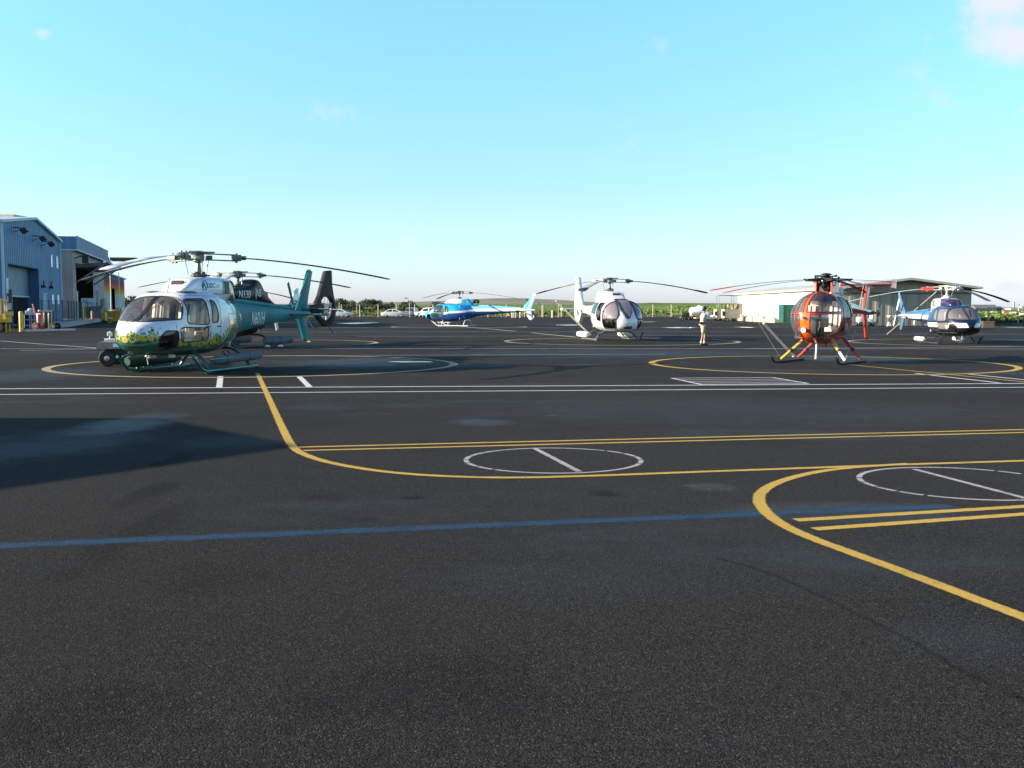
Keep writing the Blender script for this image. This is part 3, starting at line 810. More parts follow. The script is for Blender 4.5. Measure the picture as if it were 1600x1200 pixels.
# faint lettering-like weathering is left out; storage container beside the white wall
g = thing('green_container', 'dark green ribbed storage container against the cream hangar wall', 'container', (28.85, 112.5, 0), 0)
CG = mat('green_container_steel', (.005, .105, .085), .5, 0, 0, .15, 1.5)
sheet(g, 'front_wall', CG, 0, 1.85, .1, 1.9, pitch=.27, depth=.07)
side_sheet(g, 'side_wall', CG, 0, 0, 2, .1, 1.9, pitch=.3)
side_sheet(g, 'side_wall', CG, 1.85, 0, 2, .1, 1.9, pitch=.3)
MB().box((.92, 1.0, 1.95), (1.95, 2.1, .1)).box((.92, -.03, .08), (1.70, .12, .16)).box((.0, -.03, 1), (.09, .12, 1.9)).box((1.85, -.03, 1), (.09, .12, 1.9)).build('corner_frame', CG, g, smooth=0)
for i, (yy, ln, hh) in enumerate(((118, 5, .42), (123.4, 5, .55), (128.8, 5, .5), (134.5, 5.4, .65))):
    mb = MB().box((0, 0, hh / 2), (.7, ln, hh), bev=.05).box((.02, .3, hh + .08), (.45, ln * .7, .16), bev=.03)
    o = mb.build('concrete_barrier', mat('warm_concrete', (.42, .36, .27), .85), None, smooth=0, loc=(29.0, yy, 0))
    tag(o, ['short kerb barrier nearest the green container', 'long pale barrier second from the green container', 'long pale barrier third from the green container', 'tallest pale barrier below the far end of the cream wall'][i], 'barrier', 'barriers along the cream wall')

# --- hut outside the frame that casts the gabled shade on the left tarmac
h = thing('tour_hut', 'small gabled timber hut beside the tarmac, its shade falling across the left foreground', 'hut', (-14.0, 7.7, 0), R(90))
HW = mat('hut_timber', (.35, .30, .24), .7)
wl_ = 6.9
gh = lambda q: 2.55 + .80 * (1 - abs(q - wl_ / 2) / (wl_ / 2))
sheet(h, 'wall', HW, 0, wl_, 0, gh, pitch=.3, depth=.02)
sheet(h, 'wall', HW, 0, wl_, 0, gh, pitch=.3, depth=.02, y=7)
for x_ in (0, wl_):
    o = sheet(h, 'side_wall', HW, 0, 7, 0, 2.55, pitch=.3, depth=.02); o.location = (x_, 0, 0); o.rotation_euler = (0, 0, R(90))
gable_roof(h, GALV, 0, wl_, 0, 7, 2.55, 3.36, .06, .12)

# --- far houses and chimney beyond the right-hand bank
def far_house(label, pxl, pxr, ytop, ybase, D, roofm, wallm, wins=5):
    a = ray_at(pxl, ybase, D); b = ray_at(pxr, ybase, D); t = ray_at(pxl, ytop, D)
    w = b.x - a.x; hh = t.z - a.z
    h = thing('far_house', label, 'building', (a.x, D, a.z), 0, 'buildings beyond the right bank')
    MB().box((w / 2, 4, hh * .29), (w, 8, hh * .58 + .0)).build('wall', wallm, h, smooth=0)
    mb = MB(); mb.prism([(-.5, hh * .55), (8.5, hh * .55), (6.2, hh), (1.8, hh)], 'x', -.5, w + .5); mb.build('roof', roofm, h, smooth=0)
    for i in range(wins):
        MB().box((w * (i + .5) / wins, -.03, hh * .3), (w / wins * .5, .08, hh * .28)).build('window', WIN, h, smooth=0)
    return h
DR = mat('dark_slate_roof', (.14, .13, .14), .8); CW = mat('cream_render', (.70, .64, .50), .8)
far_house('long cream house with dark roof beyond the right bank', 1524, 1556, 476, 489, 330, DR, CW, 6)
far_house('small cream house left of the long dark roofed house', 1508, 1522, 477.5, 489, 325, TAN, CW, 3)
far_house('grey house end at the right of the long dark roofed house', 1557, 1565, 478.5, 488, 335, DR, mat('blue_grey_render', (.30, .34, .38), .8), 2)
p = ray_at(1584, 484, 700); t = ray_at(1584, 471.5, 700)
mb = MB().tube((p.x, 700, p.z - 6), (p.x, 700, t.z), .75, .55, 12).tube((p.x + 3.5, 700, p.z - 6), (p.x + 3.5, 700, t.z - 1.5), .5, .4, 12)
tag(mb.build('mill_chimney', mat('pale_stack', (.26, .25, .25), .8)), 'pale mill chimney pair under the steam on the right horizon', 'chimney')
mb = MB(); q0 = ray_at(1575, 484.5, 690); q1 = ray_at(1606, 482, 690)
mb.box(((q0.x + q1.x) / 2, 690, q1.z - 3), (q1.x - q0.x, 8, 6.2)).box(((q0.x + q1.x) / 2 + 4, 690, q1.z + .6), (5, 5, 2))
tag(mb.build('mill_shed', mat('mill_grey', (.35, .35, .36), .8), smooth=0), 'low grey mill shed at the foot of the chimneys', 'shed')

# ------------------------------------------------------------------ fences, posts and bollards along the far edge
POST = mat('cream_post', (.55, .47, .33), .7)
WIRE = mat('dull_wire', (.22, .22, .20), .6)
chain_fence('long wire fence with cream posts along the far edge of the apron', [Vector((-60, 189.4, 0)), Vector((28.5, 189.4, 0))], 0, 2.2, POST, WIRE, 3.3, 4, 'boundary fences', pr=.07)
chain_fence('wire fence with cream posts at the foot of the right bank', [Vector((47.5, 105.5, .2)), Vector((110, 105.5, .2))], 0, 1.7, POST, WIRE, 3.0, 3, 'boundary fences', pr=.05)
def bollard(label, pxl, ybase, h, r, m, group, name='bollard'):
    p = at(pxl, ybase)
    o = MB().lathe([(r * 1.25, 0), (r * 1.25, .03), (r, .04), (r, h - r * .6), (r * .8, h - r * .2), (r * .35, h)], n=14).build(name, m, None, loc=(p.x, p.y, 0))
    return tag(o, label, 'bollard', group)
CREAM_B = mat('cream_bollard', (.72, .66, .50), .6)
for i, (bx, lab) in enumerate([(800.5, 'leftmost cream bollard of the four left of the blue tail'), (803.2, 'second cream bollard of the four left of the blue tail'), (805.8, 'third cream bollard of the four left of the blue tail'),
                               (812.8, 'cream bollard just left of the blue tail fin'), (829.5, 'short cream bollard just right of the blue tail fin'), (834.5, 'taller cream bollard right of the blue tail fin'),
                               (863, 'lone cream bollard between the blue tail and the white helicopter')]):
    bollard(lab, bx, 496.2, 1.05 if i == 4 else 1.25, .11, CREAM_B, 'cream bollards along the far edge')
bollard('yellow bollard before the half open roller door', 33.5, 518, 1.42, .14, mat('bollard_yellow', (.70, .40, .03), .5), None)
for lab, pl, yb, m in (('orange bollard in front of the platform fence, nearer one', 144, 504.5, mat('dull_orange', (.55, .33, .12), .6)), ('orange bollard in front of the platform fence, farther one', 130, 506.5, mat('dull_orange', (.55, .33, .12), .6))):
    bollard(lab, pl, yb, 1.3, .1, m, 'bollards by the platform')
def lamp_post(label, pxl, ytop, D, r=.06, heads=1):
    p = ray_at(pxl, ytop, D)
    t = thing('lamp_post', label, 'lamp post', (p.x, D, 0), 0, 'posts along the far fence')
    MB().tube((0, 0, 0), (0, 0, p.z), r, r * .7, 8).box((0, 0, .1), (.3, .3, .2)).build('pole', POST, t)
    MB().tube((0, 0, p.z - .1), (-.5, 0, p.z + .25), .04, n=6).box((-.7, 0, p.z + .3), (.5, .25, .18), bev=.03).build('lamp_head', GALV, t, smooth=0)
lamp_post('cream lamp post beside the blue tail fin', 846.5, 476, 187)
lamp_post('cream lamp post behind the white saloon car', 640, 468.5, 188.5)
lamp_post('cream lamp post right of the grey hatchback', 648, 475, 186.5)
lamp_post('cream lamp post just right of the fan tail', 557.5, 473, 187)
lamp_post('cream lamp post nearest the fan tail', 530, 472, 186)
lamp_post('cream post left of the white fan-tailed helicopter', 872.5, 475, 187)
# ------------------------------------------------------------------ helicopters (local axes: +X nose, +Y port, Z up, origin on the ground under the mast)
GLASS = glass_mat('cabin_glass', (.93, .95, .95), .9, .02, 0, (.06, (.70, .72, .74)))
GLASS_D = glass_mat('tinted_glass', (.22, .24, .27), 1.4)
GLASS_P = glass_mat('rose_tinted_glass', (.62, .52, .56), 1.3, .02, .12, (.30, (.55, .46, .50)))
SEAL = mat('window_seal', (.03, .032, .035), .55)
SEAT = mat('cream_seat', (.72, .66, .56), .75, 0, 0, .06, 6)
SEAT_DK = mat('dark_seat_trim', (.06, .06, .075), .8)
PANEL = mat('instrument_black', (.02, .02, .022), .6)
FLOOR = mat('cabin_floor_grey', (.20, .20, .19), .8)
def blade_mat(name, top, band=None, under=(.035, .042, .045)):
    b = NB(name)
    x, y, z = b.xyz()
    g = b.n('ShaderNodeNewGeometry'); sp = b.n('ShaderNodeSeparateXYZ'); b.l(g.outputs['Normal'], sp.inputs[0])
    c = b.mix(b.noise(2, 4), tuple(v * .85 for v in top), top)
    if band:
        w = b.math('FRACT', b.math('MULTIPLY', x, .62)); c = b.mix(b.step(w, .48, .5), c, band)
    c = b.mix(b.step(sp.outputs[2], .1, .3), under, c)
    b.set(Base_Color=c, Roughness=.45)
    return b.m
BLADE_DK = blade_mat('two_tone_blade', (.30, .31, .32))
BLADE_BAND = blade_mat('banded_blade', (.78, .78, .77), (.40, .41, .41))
BLADE_LT = mat('blade_pale_grey', (.48, .49, .50), .4)
HUB_M = mat('rotor_hub_metal', (.13, .14, .14), .42, .5)
STEEL = mat('bare_steel', (.42, .42, .42), .35, .8)
STRAP = mat('tan_strap', (.45, .36, .26), .8)

def section(xv, zb, zt, hw, nt=2.4, nbm=2.4, zc=None, N=64):
    zc = (zb + zt) * .5 if zc is None else zc
    out = []
    for k in range(N):
        a = 2 * pi * k / N + pi / 2
        c, s = cos(a), sin(a); e = 2 / (nt if s >= 0 else nbm)
        y = hw * math.copysign(abs(c) ** e, c)
        z = zc + ((zt - zc) if s >= 0 else (zc - zb)) * math.copysign(abs(s) ** e, s)
        out.append((xv, y, z))
    return out
def loft_body(st, N=64, steps=84, nt=2.4, nb=2.4, zcf=.5, caps=True, ease=True):
    """st: rows (x, zbottom, ztop, halfwidth[, nt, nb]) from nose to tail"""
    X = [r[0] for r in st]
    q = np.linspace(0, 1, steps)
    if ease: q = np.where(q < .35, q ** 1.6 / .35 ** .6, q)
    q = X[0] + (X[-1] - X[0]) * q
    cols = []
    for j in range(1, 4): cols.append(pchip(X, [r[j] for r in st], q))
    NT = pchip(X, [r[4] if len(r) > 4 else nt for r in st], q); NB_ = pchip(X, [r[5] if len(r) > 5 else nb for r in st], q)
    mb = MB()
    mb.loft([section(q[i], cols[0][i], cols[1][i], cols[2][i], NT[i], NB_[i], cols[0][i] + (cols[1][i] - cols[0][i]) * zcf, N) for i in range(steps)], caps)
    bmesh.ops.recalc_face_normals(mb.bm, faces=mb.bm.faces)
    return mb
def cut_region(bm, planes):
    """cut the skin along half spaces (co, normal) and return the faces inside all of them"""
    def outside(f):
        return any(all((v.co - co).dot(no) <= 1e-6 for v in f.verts) for co, no in planes)
    for co, no in planes:
        fs = [f for f in bm.faces if not outside(f)]
        fs = [f for f in fs if any((v.co - co).dot(no) > 1e-6 for v in f.verts) and any((v.co - co).dot(no) < -1e-6 for v in f.verts)]
        es = list({e for f in fs for e in f.edges}); vs = list({v for f in fs for v in f.verts})
        if fs: bmesh.ops.bisect_plane(bm, geom=fs + es + vs, dist=1e-5, plane_co=co, plane_no=no)
    return [f for f in bm.faces if all((f.calc_center_median() - co).dot(no) > 0 for co, no in planes)]
def side_poly(poly, side, extra=()):
    """convex window outline in (x, z) on one side -> planes"""
    P = [Vector((x, 0, z)) for x, z in poly]; c = sum(P, Vector()) / len(P)
    out = [(Vector((0, .15 * side, 0)), Vector((0, side, 0)))]
    for a, b in zip(P, P[1:] + P[:1]):
        t = b - a; no = Vector((t.z, 0, -t.x)).normalized()
        if (c - a).dot(no) < 0: no = -no
        out.append((a, no))
    return out + list(extra)
def roundc(poly, r=.08, k=3):
    out = []; n = len(poly)
    for i in range(n):
        p = Vector(poly[i]); a = Vector(poly[i - 1]); b = Vector(poly[(i + 1) % n])
        da = (a - p); db = (b - p); ra = min(r, da.length * .45); rb = min(r, db.length * .45)
        A = p + da.normalized() * ra; B_ = p + db.normalized() * rb
        for j in range(k + 1):
            t = j / k; out.append(tuple((1 - t) ** 2 * A + 2 * t * (1 - t) * p + t * t * B_))
    return out
def take_glass(body, planes, glass, root, name='window', frame=SEAL, fr=.016, depth=.0):
    """cut a pane out of the skin and make it its own part with a seal round it"""
    bm = body.bm
    fs = cut_region(bm, planes)
    if not fs: return None
    inside = set(fs); idx = {}
    me = bpy.data.meshes.new(name)
    vs = []; faces = []
    for f in fs:
        row = []
        for v in f.verts:
            if v not in idx: idx[v] = len(vs); vs.append(v.co - v.normal * depth)
            row.append(idx[v])
        faces.append(row)
    me.from_pydata(vs, [], faces)
    ed = [e for f in fs for e in f.edges if sum(1 for g in e.link_faces if g in inside) == 1]
    mb = MB()
    seen = set()
    for e in ed:
        if e in seen: continue
        seen.add(e)
        if e.calc_length() > .002: mb.tube(e.verts[0].co, e.verts[1].co, fr, n=6)
    w = link(name, me, glass, root, 180)
    mb.build('window_seal', frame, w, smooth=60)
    bmesh.ops.delete(bm, geom=fs, context='FACES')
    return w
def project_text(bvh, me, origin, xdir, size_z, side, lift=.010):
    """lay flat lettering (x right, y up) on a body side by casting along y"""
    for v in me.vertices:
        x = origin[0] + xdir * v.co.x; z = origin[1] + v.co.y
        hit = bvh.ray_cast(Vector((x, 3 * side, z)), Vector((0, -side, 0)))
        y = hit[0].y if hit[0] is not None else .3 * side
        v.co = (x, y + lift * side, z)
    return me

def rotor(root, rz_root, z, rad, world_angles, chord, droop, bm_, r0=1.0, hub='star', tip=None, stripe=None, mast0=2.4, hubm=HUB_M, hs=1.0, twist=0):
    n = len(world_angles)
    MB().lathe([(.10 * hs, mast0 - .1), (.07 * hs, mast0 + .2), (.05 * hs, z - .2), (.05 * hs, z)], n=14).build('rotor_mast', hubm, root)
    sw = MB().lathe([(.10, 0), (.25, .01), (.27, .05), (.25, .09), (.10, .1)], n=20).lathe([(.1, .1), (.22, .12), (.22, .16), (.1, .17)], n=20)
    for k in range(3):
        a = k * 2.094
        sw.tube((.2 * cos(a), .2 * sin(a), .04), (.34 * cos(a), .34 * sin(a), .04), .03, n=6)
    sw.build('swashplate', hubm, root, loc=(0, 0, mast0 + .03), rot=(R(2), R(-3), 0)).scale = (.85, .85, .8)
    b = None
    def dz(r): return -droop * (max(0, r - .3) / (rad - .3)) ** 1.75
    def sect(r, c):
        t = c * .12; tw = R(twist) * (1 - r / rad) - R(3)
        pts = [(.28, 0), (.2, .55), (0, 1.0), (-.3, .6), (-.72, 0), (-.3, -.35), (0, -.5), (.2, -.3)]
        return [(r, u * c * cos(tw) - w * t * sin(tw) * .5, dz(r) + w * t * .5 + u * c * sin(tw)) for u, w in pts]
    for i, wa in enumerate(world_angles):
        a = R(wa) - rz_root
        if b is None:
            mb = MB(); rr = np.linspace(r0, rad, 18)
            cc = [chord * (.55 + .45 * min(1, (r - r0) / .45)) for r in rr]; cc[-1] *= .75
            mb.loft([sect(r, c) for r, c in zip(rr, cc)])
            b = mb.build('rotor_blade', bm_, root, smooth=50, loc=(0, 0, z), rot=(0, 0, a))
            kids = []
            g = MB()
            if hub == 'star':
                for zz in (.075, -.085):
                    g.loft([[(r, y, zz + h_ + dz(r) * .8) for y, h_ in ((-w_, -.014), (w_, -.014), (w_, .014), (-w_, .014))] for r, w_ in ((.18, .09), (.55, .075), (r0, .10))])
                g.box((r0, 0, dz(r0)), (.24, .2, .17), bev=.02).box((r0 + .16, 0, dz(r0)), (.2, .14, .11), bev=.02)
                for yy in (-.06, .06): g.tube((r0, yy, dz(r0) - .13), (r0, yy, dz(r0) + .13), .028, n=8)
                g.box((.3, .16, -.02), (.16, .2, .12), bev=.02)
            else:
                g.loft([[(r, y, dz(r) + h_) for y, h_ in ((-w_, -t_), (w_, -t_), (w_, t_), (-w_, t_))] for r, w_, t_ in ((.1, .07, .05), (.3, .085, .055), (.42, .10, .04), (r0 + .1, .07, .03))])
                g.tube((.36, .05, -.09), (.36, .05, .1), .03, n=8).tube((.2, -.08, .02), (r0 + .15, -.075, .01), .022, n=6)
            kids.append(g.build('blade_grip', hubm, b, smooth=40))
            if tip is not None:
                tm = MB(); tr = np.linspace(rad - .75, rad + .06, 6)
                tm.loft([[(x_, y_, zz) for x_, y_, zz in [(p[0], p[1] * 1.15 + .01, dz(r) + (p[2] - dz(r)) * 1.9 + .0) for p in sect(r, chord * (1.02 if 0 < j < 5 else .7))]] for j, r in enumerate(tr)])
                kids.append(tm.build('blade_tip_sock', tip, b, smooth=50))
            if stripe is not None:
                tm = MB()
                for lo, hi in ((2.9, 3.5), ):
                    tm.loft([[(p[0], p[1] * 1.015, dz(r) + (p[2] - dz(r)) * 1.35) for p in sect(r, chord)] for r in np.linspace(lo, hi, 5)])
                kids.append(tm.build('blade_stripe', stripe, b, smooth=50))
            lk = MB().tube((.30, .22, -.04), (.22, .17, mast0 + .1 - z), .013, n=8).ball((.30, .22, -.04), .03, 8, 6)
            kids.append(lk.build('pitch_link', STEEL, b))
        else:
            c = b.copy(); C.objects.link(c); c.parent = root; c.rotation_euler = (0, 0, a)
            for k in kids: copy_part(k, c)
    hb = MB()
    if hub == 'star':
        for k in range(n):
            a = R(world_angles[k]) - rz_root
            M = Matrix.Rotation(a, 4, 'Z')
            hb.loft([[M @ Vector((r, y, zz + z)) for y, zz in ((-w_, .10), (w_, .10), (w_, .135), (-w_, .135))] for r, w_ in ((0, .16), (.2, .13), (.42, .10))])
        hb.lathe([(.07, z - .17), (.15, z - .11), (.13, z + .02), (.17, z + .09), (.15, z + .14), (.05, z + .16)], n=18)
    else:
        hb.lathe([(.10, z - .14), (.2, z - .08), (.2, z + .06), (.13, z + .1), (.19, z + .15), (.10, z + .2), (.03, z + .21)], n=18)
        for k in range(n):
            a = R(world_angles[k] + 36) - rz_root
            hb.box((.22 * cos(a), .22 * sin(a), z + .12), (.26, .14, .05), rz=a, bev=.015)
    hb.build('rotor_hub', hubm, root, smooth=40)

def skid_gear(root, m, tubem, ytr=1.08, xf=2.2, xr=-1.2, zbelly=.56, tip=.42, x1=1.35, x2=-.75, floats=None, fm=None, step=True):
    for s in (1, -1):
        k = MB().path([(xf, ytr * s, tip), (xf - .12, ytr * s, tip - .07), (xf - .42, ytr * s, .10), (xf - .62, ytr * s, .045), (xf - .9, ytr * s, .045), (xr, ytr * s, .045)], .042, 10)
        k.box((xf - .75, ytr * s, .02), (.35, .06, .04)).box((xr + .4, ytr * s, .02), (.35, .06, .04))
        sk = k.build('skid', m, root)
        if floats:
            f0, f1, fr_, fz = floats
            fb = MB().path([(f0, ytr * s * 1.02, fz), (f0 - .08, ytr * s * 1.02, fz), (f0 - .3, ytr * s * 1.02, fz), (f1 + .3, ytr * s * 1.02, fz), (f1 + .06, ytr * s * 1.02, fz), (f1, ytr * s * 1.02, fz)],
                           [fr_ * .55, fr_ * .9, fr_, fr_, fr_ * .92, fr_ * .6], 14)
            fo = fb.build('folded_float', fm, sk)
            bb = MB()
            for xx in (f0 - .35, (f0 + f1) / 2, f1 + .35): bb.lathe([(fr_ * 1.03, -.03), (fr_ * 1.03, .03)], c=(xx, ytr * s * 1.02, fz), axis='X', n=14)
            bb.build('float_strap', SEAL, sk, smooth=0)
        if step:
            st = MB().path([(x1 + .32, (ytr + .14) * s, .34), (x1 - .9, (ytr + .14) * s, .34)], .025, 8)
            for xx in (x1 + .2, x1 - .7): st.tube((xx, (ytr + .14) * s, .34), (xx, ytr * s, .05), .018, n=6)
            st.build('step', m, sk)
    for xx in (x1, x2):
        pts = []
        for t in np.linspace(-1, 1, 25):
            y = ytr * t; a = abs(t)
            z = .06 + (zbelly - .06) * (1 - max(0, (a - .32) / .68) ** 2.2)
            pts.append((xx, y, z))
        MB().path(pts, .04, 10).build('cross_tube', tubem, root)

def tail_rotor(root, x, y, z, m, rad=.93, ang=20, n=2, gm=HUB_M):
    t = MB()
    for k in range(n):
        a = R(ang) + 2 * pi * k / n
        M = Matrix.Translation((x, y, z)) @ Matrix.Rotation(-a, 4, 'Y')
        t.loft([[M @ Vector((r, u, w)) for u, w in ((.008, -c_ / 2), (.018, -c_ / 4), (.008, c_ / 2), (-.012, c_ / 4))] for r, c_ in ((.12, .06), (.26, .17), (rad - .04, .17), (rad, .12))])
    o = t.build('tail_rotor_blades', m, root, smooth=30)
    MB().tube((x, y * .15, z), (x, y * 1.25, z), .055, .03, 12).lathe([(.05, -.03), (.11, -.02), (.11, .03), (.05, .04)], c=(x, y, z), axis='Y', n=14).box((x, y, z), (.34, .05, .06), rz=0, ry=-R(ang)).build('tail_rotor_hub', gm, o)
    return o

def fin_poly(root, name, poly, y0, y1, m, bev=.02, tap=.7):
    c = (sum(p[0] for p in poly) / len(poly), sum(p[1] for p in poly) / len(poly))
    mb = MB(); ym = (y0 + y1) / 2
    n = len(poly)
    rows = []
    for y, k in ((y0, tap), (ym - (ym - y0) * .45, 1.0), (ym + (y1 - ym) * .45, 1.0), (y1, tap)):
        rows.append([(c[0] + (u - c[0]) * k, y, c[1] + (v - c[1]) * (1 - (1 - k) * .25)) for u, v in poly])
    mb.loft(rows)
    return mb.build(name, m, root, smooth=30)

def cabin_inside(root, seatm, xs=(1.55, .35), zf=.62, full=True, hw=.78):
    MB().box((1.2, 0, zf + .04), (2.5, hw * 1.62, .05)).build('cabin_floor', FLOOR, root, smooth=0)
    MB().box((-.28, 0, zf + .62), (.06, hw * 1.9, 1.2), bev=.02).build('rear_bulkhead', mat('bulkhead_cream', (.58, .54, .50), .85), root, smooth=0)
    p = MB().box((2.35, 0, zf + .36), (.3, .6, .56), bev=.05, ry=R(-12)).box((2.15, -.05, zf + .66), (.40, .72, .22), bev=.08, ry=R(10)).box((1.75, 0, zf + .25), (1.0, .22, .4), bev=.03)
    p.build('instrument_panel', PANEL, root, smooth=30)
    first = None
    for row, x in enumerate(xs):
        for y in ((.38, -.38) if row == 0 else (.56, .19, -.19, -.56)):
            w = .44 if row == 0 else .34
            if first is None or row == 1 and first[1] == 0:
                s = MB().box((0, 0, .34), (.48, w, .16), bev=.04).box((0, 0, .15), (.36, w * .8, .28)).box((-.25, 0, .74), (.14, w, .78), bev=.05, ry=R(-10))
                s.box((-.34, 0, 1.12), (.1, w * .6, .18), bev=.03)
                so = s.build('seat', seatm, root, smooth=30, loc=(x, y, zf))
                st = MB()
                for yy in (-.09, .09): st.box((-.155, yy, .76), (.012, .05, .74), ry=R(-10)); 
                st.box((0, 0, .425), (.44, .05, .012)).build('seat_harness', SEAT_DK, so, smooth=0)
                first = (so, row)
            else:
                c = copy_part(first[0], root, (x, y, zf))
                for ch in first[0].children: copy_part(ch, c)
    for y in (.3,):
        MB().path([(1.95, y, zf), (1.9, y, zf + .25), (1.78, y, zf + .5), (1.8, y, zf + .62)], .016, 8).ball((1.8, y, zf + .65), .035, 8, 6).build('cyclic_stick', PANEL, root)

PAINT = {}
def paint(name, fn, rough=.22, coat=.8, spec=.5):
    if name not in PAINT:
        b = NB(name); c = fn(b)
        n = b.noise(2.5, 5, .65)
        c = b.mix(b.math('MULTIPLY', b.step(n, .5, .85), .10), c, (.2, .19, .17))      # light grime
        b.set(Base_Color=c, Roughness=b.math('MULTIPLY_ADD', b.noise(5, 3), .16, rough - .06), Coat_Weight=coat, Coat_Roughness=.05, Specular_IOR_Level=spec)
        PAINT[name] = b.m
    return PAINT[name]

# --- a light single helicopter with exposed tail rotor
def light_single(label, cat_name, mast_px, D, ang, blades, body, cowl, boom, fin, skid, bladem, scale=1.0, rz_extra=0, glass=GLASS, seatm=SEAT, floats=None, fm=None, tip=None, group=None,
                 detail=True, droop=.55, tubem=None, strutm=None, hubm=HUB_M, basket=False):
    X = (mast_px - 800) / FPX * D
    hdg = R(ang)
    rz = atan2(-cos(hdg), sin(hdg))
    root = thing('helicopter', label, 'helicopter', (X, D, 0), rz, group)
    if scale != 1: root.scale = (scale,) * 3
    st = [(3.29, .97, 1.0, .03, 2.2, 2.2), (3.265, .85, 1.11, .17), (3.17, .72, 1.22, .36), (3.0, .62, 1.32, .53), (2.74, .54, 1.46, .73, 2.7, 2.5), (2.42, .48, 1.68, .865, 3.0, 2.5), (2.1, .45, 1.89, .935, 3.3, 2.5), (1.75, .43, 2.035, .955, 3.6, 2.6),
          (1.3, .42, 2.09, .96, 3.7, 2.7), (.7, .42, 2.10, .96, 3.7, 2.7), (.2, .44, 2.06, .94, 3.2, 2.6), (-.3, .50, 2.01, .86), (-.75, .60, 1.94, .72), (-1.15, .73, 1.87, .54), (-1.5, .84, 1.81, .41), (-1.62, .88, 1.79, .38)]
    bd = loft_body(st, N=72, steps=96, nt=2.5, nb=2.5, zcf=.46)
    for s in (1, -1):
        ws = [(Vector((0, .035 * s, 0)), Vector((0, s, 0))), (Vector((2.8, 0, 1.335)), Vector((.10, 0, 1)).normalized()), (Vector((1.60, 0, 2.04)), Vector((1, 0, .06)).normalized()),
              (Vector((2.40, 0, 1.30)), Vector((1, 0, .62)).normalized())]
        take_glass(bd, ws, glass, root, 'windscreen', fr=.02)
        take_glass(bd, side_poly(roundc([(2.20, 1.26), (2.02, 1.87), (1.27, 1.89), (1.17, 1.22)], .13), s), glass, root, 'door_window')
        take_glass(bd, side_poly(roundc([(2.42, 1.14), (2.30, 1.17), (1.20, 1.14), (1.25, .82), (2.36, .80)], .1), s), glass, root, 'lower_window')
        take_glass(bd, side_poly(roundc([(1.05, 1.26), (1.03, 1.86), (.83, 1.83), (.70, 1.5), (.74, 1.28)], .08), s), glass, root, 'rear_window')
        take_glass(bd, side_poly(roundc([(2.93, .92), (2.78, 1.10), (2.48, 1.08), (2.44, .66), (2.71, .60), (2.91, .72)], .06), s), GLASS_D, root, 'chin_window')
    bvb = BVHTree.FromBMesh(bd.bm)
    bo = bd.build('fuselage', body, root, smooth=60)
    # door outline seams, handles
    for s in (1, -1):
        sm = MB()
        def seam(pts):
            P = []
            for x, z in pts:
                h_ = bvb.ray_cast(Vector((x, 3 * s, z)), Vector((0, -s, 0)))
                if h_[0] is not None: P.append(h_[0])
            if len(P) > 1: sm.path(P, .007, 5)
        seam([(2.52, z) for z in np.linspace(.62, 1.24, 8)]); seam([(x, 1.955) for x in np.linspace(1.9, .6, 14)])
        seam([(1.12, z) for z in np.linspace(.62, 1.93, 16)]); seam([(.60, z) for z in np.linspace(.66, 1.95, 16)])
        seam([(x, .62) for x in np.linspace(2.52, .6, 18)]); seam([(.1, z) for z in np.linspace(.75, 1.5, 8)]); seam([(x, 1.5) for x in np.linspace(.1, -.6, 8)])
        sm.build('door_seam', mat('seam_grey', (.10, .11, .12), .6), bo, smooth=0)
        MB().box((1.28, .975 * s, 1.17), (.18, .03, .035), bev=.008).box((.72, .968 * s, 1.17), (.16, .03, .035), bev=.008).build('door_handle', SEAL, bo, smooth=0)
    if detail: cabin_inside(root, seatm)
    cp = []
    for xx in np.linspace(2.86, 1.6, 12):
        hh_ = bvb.ray_cast(Vector((xx, .0, 4)), Vector((0, 0, -1)))
        if hh_[0] is None: hh_ = bvb.ray_cast(Vector((xx, .05, 4)), Vector((0, 0, -1)))
        cp.append((xx, 0, float(np.interp(xx, [1.75, 2.1, 2.42, 2.74, 3.0], [2.035, 1.89, 1.68, 1.46, 1.32])) - .01))
    MB().path(cp, .022, 6).tube((2.80, .05, 1.46), (2.2, .30, 1.84), .010, n=6).build('centre_post', SEAL, root, smooth=60)
    for s in (1, -1):
        MB().ball((1.35, .42 * s, 2.055), (.36, .24, .03), 20, 8).build('roof_window', mat('dark_roof_glass', (.035, .03, .03), .12, 0, .5), root)
    # engine cowling
    cw = loft_body([(1.42, 1.98, 2.05, .22), (1.22, 1.95, 2.20, .36), (.85, 1.92, 2.40, .43), (.3, 1.88, 2.47, .47), (-.4, 1.84, 2.48, .48), (-.85, 1.80, 2.47, .46), (-1.08, 1.78, 2.32, .42), (-1.3, 1.76, 2.05, .34), (-1.5, 1.75, 1.86, .25)], N=40, steps=44, nt=4.2, nb=3, ease=False)
    bvc = BVHTree.FromBMesh(cw.bm)
    cwo = cw.build('engine_cowling', cowl, root, smooth=50)
    MB().box((1.08, .0, 2.25), (.1, .34, .20), bev=.015, ry=R(-38)).build('air_intake', mat('intake_mesh', (.06, .028, .025), .7), cwo, smooth=0)
    for s in (1, -1):
        MB().box((-.62, .475 * s, 2.20), (.26, .03, .34), bev=.012).build('cowling_grille', mat('grille_olive', (.13, .12, .10), .6), cwo, smooth=0)
        MB().box((.12, .478 * s, 2.02), (1.2, .012, .012)).box((-.42, .485 * s, 2.22), (.012, .012, .42)).build('panel_seam', mat('seam_grey', (.1, .11, .12), .6), cwo, smooth=0)
    MB().lathe([(.15, 0), (.155, .3), (.13, .31), (.13, .05)], c=(-1.35, 0, 2.23), n=18, M=Matrix.Rotation(R(-80), 4, 'Y')).build('exhaust_pipe', mat('burnt_steel', (.12, .09, .07), .4, .7), cwo)
